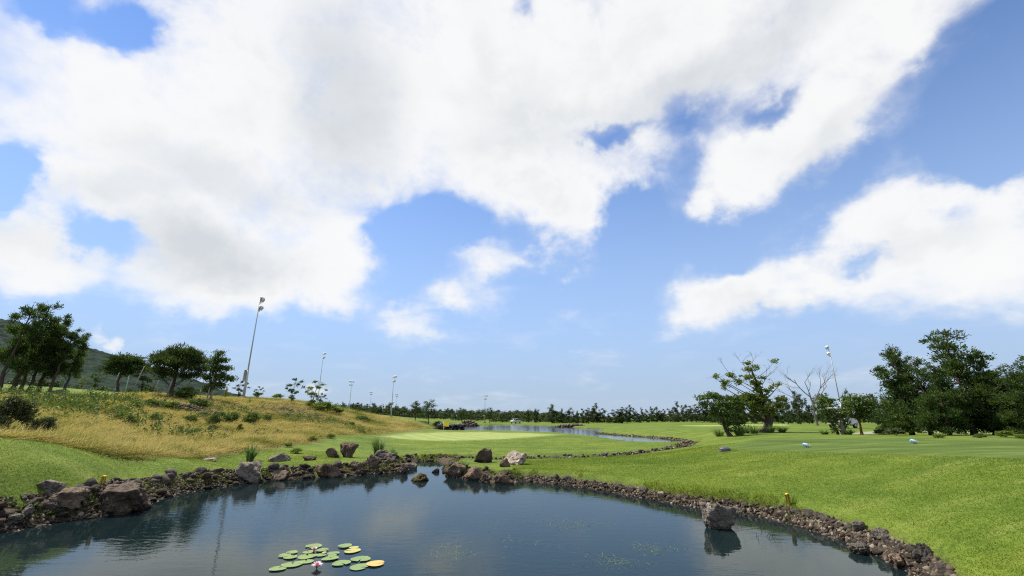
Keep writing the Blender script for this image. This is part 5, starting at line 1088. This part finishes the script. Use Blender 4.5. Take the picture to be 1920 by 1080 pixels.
# ------------------------------------------------------------------ floodlight poles
M['steel'] = flat_mat('galvanised_steel', (0.42, 0.44, 0.45), 0.45, 0.5, 0.12, 3.0)
M['lamp_shell'] = flat_mat('lamp_shell', (0.80, 0.80, 0.79), 0.4, 0.5, 0.08, 3.0)
M['dark_metal'] = flat_mat('dark_metal', (0.05, 0.05, 0.055), 0.5, 0.4, 0.2, 5.0)
M['lens'] = flat_mat('lamp_lens', (0.30, 0.33, 0.35), 0.12, 0.6, 0.1, 4.0)
M['concrete'] = flat_mat('concrete', (0.32, 0.31, 0.29), 0.9, 0.2, 0.15, 4.0)
def cyl(r0, r1, z0, z1, n=12): return tube([[0, 0, z0], [0, 0, z1]], [r0, r1], n)
def lamp_meshes():
    prof = [(-.34, .10), (-.22, .20), (0, .27), (.20, .31), (.22, .31)]          # bell reflector, axis +Y tilted down
    P = [[0, y, 0] for y, _ in prof]; sh = tube(P, [r for _, r in prof], 14); hood = box(0, .26, .20, .50, .16, .03, 0.01)
    return mesh_np('floodlight', *join([sh, hood]), smooth=False), mesh_np('lens', *tube([[0, .222, 0], [0, .235, 0]], [.29, .29], 14)), mesh_np('bracket', *join([box(-.29, -.02, -.1, .03, .08, .4), box(.29, -.02, -.1, .03, .08, .4), box(0, -.02, -.31, .6, .08, .03)]))
LAMP = lamp_meshes()
for me, k in zip(LAMP, ('lamp_shell', 'lens', 'dark_metal')): me.materials.append(M[k])
_pm = {}
def floodlight_pole(label, u, r_, utop, vtop, face, rows=((-.62, .0, .62), (-.5, .2)), box_=True, hpx=None):
    p = stand(u, r_); h = top_z(utop, vtop, p) - p[2]
    t_ = thing('floodlight_pole', label, 'floodlight', tuple(p), face, 'floodlight poles around the course')
    zl = h * .27
    obj('footing', mesh_np('footing', *box(0, 0, .08, .6, .6, .3, .03)), M['concrete'], t_)
    obj('lower_pole', mesh_np('lower_pole', *cyl(.15, .125, .2, zl), smooth=False), M['steel'], t_)
    obj('upper_pole', mesh_np('upper_pole', *cyl(.075, .045, zl - .05, h), smooth=False), M['steel'], t_)
    if box_:
        b = obj('ballast_box', mesh_np('ballast_box', *box(.0, -.24, zl - .55, .34, .22, 1.25, .02)), M['steel'], t_)
        obj('box_door', mesh_np('box_door', *box(0, -.357, zl - .55, .27, .012, 1.1)), M['dark_metal'], b)
    for k, row in enumerate(rows):
        z = h - .15 - 1.0 * k
        obj('crossarm', mesh_np('crossarm', *box(0, .1, z - .33, max(row) - min(row) + .5, .08, .08)), M['steel'], t_)
        for j, x in enumerate(row):
            l = obj('floodlight', LAMP[0], None, t_, (x, .22, z), (math.radians(-28), 0, 0.25 * x), (.7, .7, .7))
            obj('lens', LAMP[1], None, l); obj('bracket', LAMP[2], None, l)
    return t_
floodlight_pole('tall grey floodlight pole with two lamp rows on the hill crest', 450, 57, 484, 558, -1.1, ((-.6, -.05, .5), (-.45, .2)))
floodlight_pole('floodlight pole rising behind the forked small tree on the crest', 592, 118, 595, 661, -.9)
floodlight_pole('slim floodlight pole at the top of the golden slope', 653, 150, 657, 714, .9)
floodlight_pole('pale floodlight pole with thick white foot on the fairway slope', 733, 112, 739, 705, -.8)
floodlight_pole('very distant floodlight pole between the slim and the pale one', 692, 250, 695, 735, 3.0, box_=False)
floodlight_pole('very distant floodlight pole just beyond the pale one', 741, 250, 743, 739, 3.0, box_=False)
floodlight_pole('floodlight pole at the far lake shore beside the wispy pine', 909, 150, 910, 741, -.6)
floodlight_pole('grey floodlight pole rising behind the dead tree', 1581, 84, 1561, 649, 1.0)
floodlight_pole('short floodlight pole in front of the flat-crowned pine', 223, 105, 228, 693, -.8, ((-.4, .4),), False)

# pale prop poles by the young trees
def leaning_pole(label, u, r_, L, lean, rad=.05, group='pale prop poles on the crest'):
    p = stand(u, r_); P = np.array([[0, 0, -.1], [lean * .3, .02, L * .5], [lean * .7, 0, L]])
    n_ = thing('prop_pole', label, 'pole', tuple(p), 0, group, mesh_np('prop_pole', *tube(P, [rad, rad * .9, rad * .75], 8), smooth=True), M['bark_pale'])
for (u, r_, L, ln) in [(196, 58, 1.8, .5), (236, 57, 2.6, .9), (277, 53, 1.4, .4), (303, 47.5, 1.5, .3), (341, 49, 2.3, .2), (381, 50, 1.2, .1)]:
    leaning_pole('pale leaning prop pole among the pines on the crest', u, r_, L, ln)
leaning_pole('pale pole leaning against the low bushy conifer by the cart path', 1667, 37, 1.6, 1.1, .07, None)

# ------------------------------------------------------------------ flag, tee furniture, stakes
M['white'] = flat_mat('white_paint', (0.78, 0.78, 0.76), 0.4, 0.4, 0.06, 5.0)
M['yellow'] = flat_mat('yellow_cloth', (0.85, 0.58, 0.04), 0.7, 0.2, 0.1, 5.0)
M['stake_yellow'] = flat_mat('yellow_stake', (0.72, 0.46, 0.08), 0.7, 0.2, 0.2, 20.0)
M['tee_blue'] = flat_mat('blue_enamel', (0.10, 0.30, 0.72), 0.3, 0.5, 0.1, 5.0)
M['tee_pale'] = flat_mat('pale_blue_enamel', (0.55, 0.68, 0.80), 0.3, 0.5, 0.08, 5.0)
M['granite'] = flat_mat('dark_granite', (0.045, 0.047, 0.05), 0.5, 0.4, 0.3, 25.0)
p = hit(831, 813); h = 22 / ppm(p)
fl = thing('golf_flag', 'yellow golf flag on its stick at the putting green', 'flag', tuple(p))
obj('flagstick', mesh_np('flagstick', *cyl(.018, .014, -.05, h, 8)), M['white'], fl)
xs, zs = np.linspace(0, .62, 9), np.linspace(0, .5, 6); Xf, Zf = np.meshgrid(xs, zs); Yf = .06 * np.sin(Xf * 9 + Zf * 2)
Vf = np.stack([Xf.ravel() + .014, Yf.ravel() * (Xf.ravel() / .62), (h - .52 + Zf - .12 * Xf).ravel()], -1); i = np.arange(5)[:, None] * 9; j = np.arange(8)[None]
Vb = Vf + np.array([0, .008, 0]); Fq = np.stack([i + j, i + j + 1, i + 10 + j, i + 9 + j], -1).reshape(-1, 4)
obj('cloth', mesh_np('cloth', *join([(Vf, Fq), (Vb, Fq[:, ::-1])]), smooth=True), M['yellow'], fl)
obj('hole_cup', mesh_np('hole_cup', *tube([[0, 0, -.02], [0, 0, .012]], .06, 12)), M['white'], fl)
def tee_marker(label, u, v):
    p = hit(u, v); s = ppm(p); L = 11.5 / s; r0 = 3.1 / s
    t_ = thing('tee_marker', label, 'tee marker', tuple(p), .0, 'tee markers')
    prof = [(0, .80), (.04, .95), (.5, 1.0), (.8, .92), (.93, .66), (.985, .3), (1.0, .04)]; ax = np.array([.93, -.15, -.22]); ax /= np.linalg.norm(ax); st = np.array([-L * .45, 0, r0 * 1.75])
    mk = lambda a, b: mesh_np('shell', *tube([st + ax * L * q_ for q_, _ in prof[a:b]], [r0 * k for _, k in prof[a:b]], 16), smooth=True)
    b_ = obj('shell', mk(0, 4), M['tee_pale'], t_); obj('nose', mk(3, 7), M['white'], t_)
    obj('end_cap', mesh_np('end_cap', *tube([st - ax * L * .05, st - ax * .004], [r0 * .7, r0 * .86], 16)), M['tee_blue'], t_)
    obj('peg', mesh_np('peg', *cyl(.012, .012, -.08, r0 * 1.2, 8)), M['dark_metal'], t_)
tee_marker('pale blue tee marker nearer to the dark tee plaque', 1512, 839)
tee_marker('pale blue tee marker in front of the conifer group', 1714, 832)
p = hit(1360, 846); s = ppm(p); w_ = 19 / s; h_ = 7 / s
pl = thing('tee_plaque', 'dark granite wedge plaque set in the grass at the tee corner', 'plaque', tuple(p), -.15)
V = np.array([[-.5, -.3, 0], [.5, -.3, 0], [.5, .3, 0], [-.5, .3, 0], [-.5, -.28, .75], [.42, -.28, .62], [.42, .28, 1.0], [-.5, .28, 1.0]]) * np.array([w_, w_, h_])
obj('wedge', mesh_np('wedge', V, np.array([[0, 3, 2, 1], [0, 1, 5, 4], [1, 2, 6, 5], [2, 3, 7, 6], [3, 0, 4, 7], [4, 5, 6, 7]])), M['granite'], pl)
obj('plinth', mesh_np('plinth', *box(0, 0, .005, w_ * 1.06, w_ * .68, .05, .005)), M['concrete'], pl)
def stake(label, u, v, hpx, lean):
    p = hit(u, v); s = ppm(p); h = hpx / s; t_ = thing('yellow_stake', label, 'stake', tuple(p), .2, 'yellow hazard stakes', rot=(0, lean, .2))
    obj('post', mesh_np('post', *box(0, 0, h * .42, 6.0 / s, 5.0 / s, h * 1.16, .006)), M['stake_yellow'], t_)
    obj('cap', mesh_np('cap', *box(0, 0, h + .006, 5.2 / s, 4.2 / s, .012, .003)), M['yellow'], t_)
stake('short yellow hazard stake in the grass above the tee-side stone edge', 1480, 947, 19, -.08)
stake('short yellow hazard stake behind the large flat-topped boulder', 190, 908, 14, .15)

# ------------------------------------------------------------------ golf cart and car
M['cart_body'] = flat_mat('cream_paint', (0.55, 0.54, 0.48), 0.3, 0.5, 0.05, 3.0)
M['tyre'] = flat_mat('tyre_rubber', (0.025, 0.025, 0.027), 0.85, 0.2, 0.2, 9.0)
M['seat'] = flat_mat('seat_vinyl', (0.10, 0.085, 0.07), 0.6, 0.3, 0.1, 5.0)
M['glass'] = flat_mat('dark_glass', (0.02, 0.025, 0.03), 0.08, 0.6, 0.1, 3.0)
def wheel(parent, x, y, r, w):
    wv = obj('wheel', mesh_np('wheel', *tube([[0, -w / 2, 0], [0, -w / 2 + .02, 0], [0, w / 2 - .02, 0], [0, w / 2, 0]], [r * .9, r, r, r * .9], 18)), M['tyre'], parent, (x, y, r))
    obj('rim', mesh_np('rim', *tube([[0, -w / 2 - .008, 0], [0, w / 2 + .008, 0]], r * .55, 14)), M['steel'], wv)
p = stand(1577, 54)
ct = thing('golf_cart', 'cream golf cart with pale roof parked behind the ivy-clad trunk', 'golf cart', tuple(p), .25)
prof = np.array([[-1.15, .32], [1.2, .32], [1.25, .62], [1.05, .86], [.55, .92], [.45, .42], [-.25, .42], [-.3, .70], [-1.15, .74]]); n = len(prof)
V = np.concatenate([np.stack([prof[:, 0], np.full(n, sy), prof[:, 1]], -1) for sy in (-.58, .58)]); F = [np.array([[k, (k + 1) % n, n + (k + 1) % n, n + k] for k in range(n)]), np.array([list(range(n))[::-1]]), np.array([list(range(n, 2 * n))])]
obj('body', mesh_np('body', V, F), M['cart_body'], ct)
rf = obj('roof', mesh_np('roof', *box(0, 0, 1.85, 1.9, 1.2, .09, .03)), M['cart_body'], ct)
for x, y in ((.75, .5), (.75, -.5), (-.8, .5), (-.8, -.5)): obj('roof_post', mesh_np('roof_post', *tube([[x + (.25 if x > 0 else -.1), y, .7], [x, y, 1.82]], .022, 8)), M['dark_metal'], ct)
obj('seat', mesh_np('seat', *box(-.12, 0, .76, .52, 1.08, .16, .04)), M['seat'], ct); obj('backrest', mesh_np('backrest', *box(-.42, 0, 1.1, .12, 1.08, .5, .04, (0, -.15, 0))), M['seat'], ct)
obj('steering_wheel', mesh_np('steering_wheel', *tube([[.42 + .17 * math.cos(a) * .45, -.28 + .17 * math.sin(a), 1.05 + .17 * math.cos(a) * .8] for a in np.linspace(0, 2 * np.pi, 17)], .016, 6)), M['dark_metal'], ct)
obj('windscreen', mesh_np('windscreen', *box(.88, 0, 1.36, .012, .96, .8, 0, (0, -.22, 0))), M['glass'], ct)
for x, y in ((.85, .5), (.85, -.5), (-.78, .5), (-.78, -.5)): wheel(ct, x, y, .23, .18)
p = stand(967, 150)
cr = thing('parked_car', 'pale car with arched roof parked at the edge of the far wood', 'car', tuple(p), 1.05)
prof = np.array([[-2.1, .35], [2.1, .35], [2.15, .62], [2.0, .82], [1.1, .95], [-1.9, 1.0], [-2.15, .8]]); n = len(prof)
V = np.concatenate([np.stack([prof[:, 0], np.full(n, sy), prof[:, 1]], -1) for sy in (-.85, .85)]); F = [np.array([[k, (k + 1) % n, n + (k + 1) % n, n + k] for k in range(n)]), np.array([list(range(n))[::-1]]), np.array([list(range(n, 2 * n))])]
M['car_paint'] = flat_mat('car_paint', (0.45, 0.46, 0.46), 0.3, 0.5, 0.05, 3.0)
obj('body', mesh_np('body', V, F), M['car_paint'], cr)
prof = np.array([[-1.75, .985], [1.15, .94], [.45, 1.42], [-.1, 1.52], [-.9, 1.5], [-1.5, 1.32]]); n = len(prof)
V = np.concatenate([np.stack([prof[:, 0], np.full(n, sy) * (1 - .12 * (prof[:, 1] > 1.1)), prof[:, 1]], -1) for sy in (-.80, .80)]); F = [np.array([[k, (k + 1) % n, n + (k + 1) % n, n + k] for k in range(n)]), np.array([list(range(n))[::-1]]), np.array([list(range(n, 2 * n))])]
obj('cabin_glass', mesh_np('cabin_glass', V, F), M['glass'], cr)
for sy in (-.72, .72): obj('roof_rail', mesh_np('roof_rail', *tube([[1.2, sy, .97], [.45, sy, 1.45], [-.1, sy, 1.55], [-.9, sy, 1.53], [-1.6, sy, 1.28]], .06, 8)), M['car_paint'], cr)
obj('roof', mesh_np('roof', *box(-.35, 0, 1.545, 1.3, 1.36, .05, .02)), M['car_paint'], cr)
for x in (-1.35, 1.35):
    for y in (-.8, .8): wheel(cr, x, y, .32, .2)
p = stand(92, 45); thing('tree_stump', 'black charred stump beside the leaning pine trunk', 'stump', tuple(p), 0, None, mesh_np('tree_stump', *(lambda VF: (VF[0] * np.array([.30, .3, .40]) + np.array([0, 0, .12]), VF[1]))(rock_shape(77, 4, 9, .2))), M['granite'])
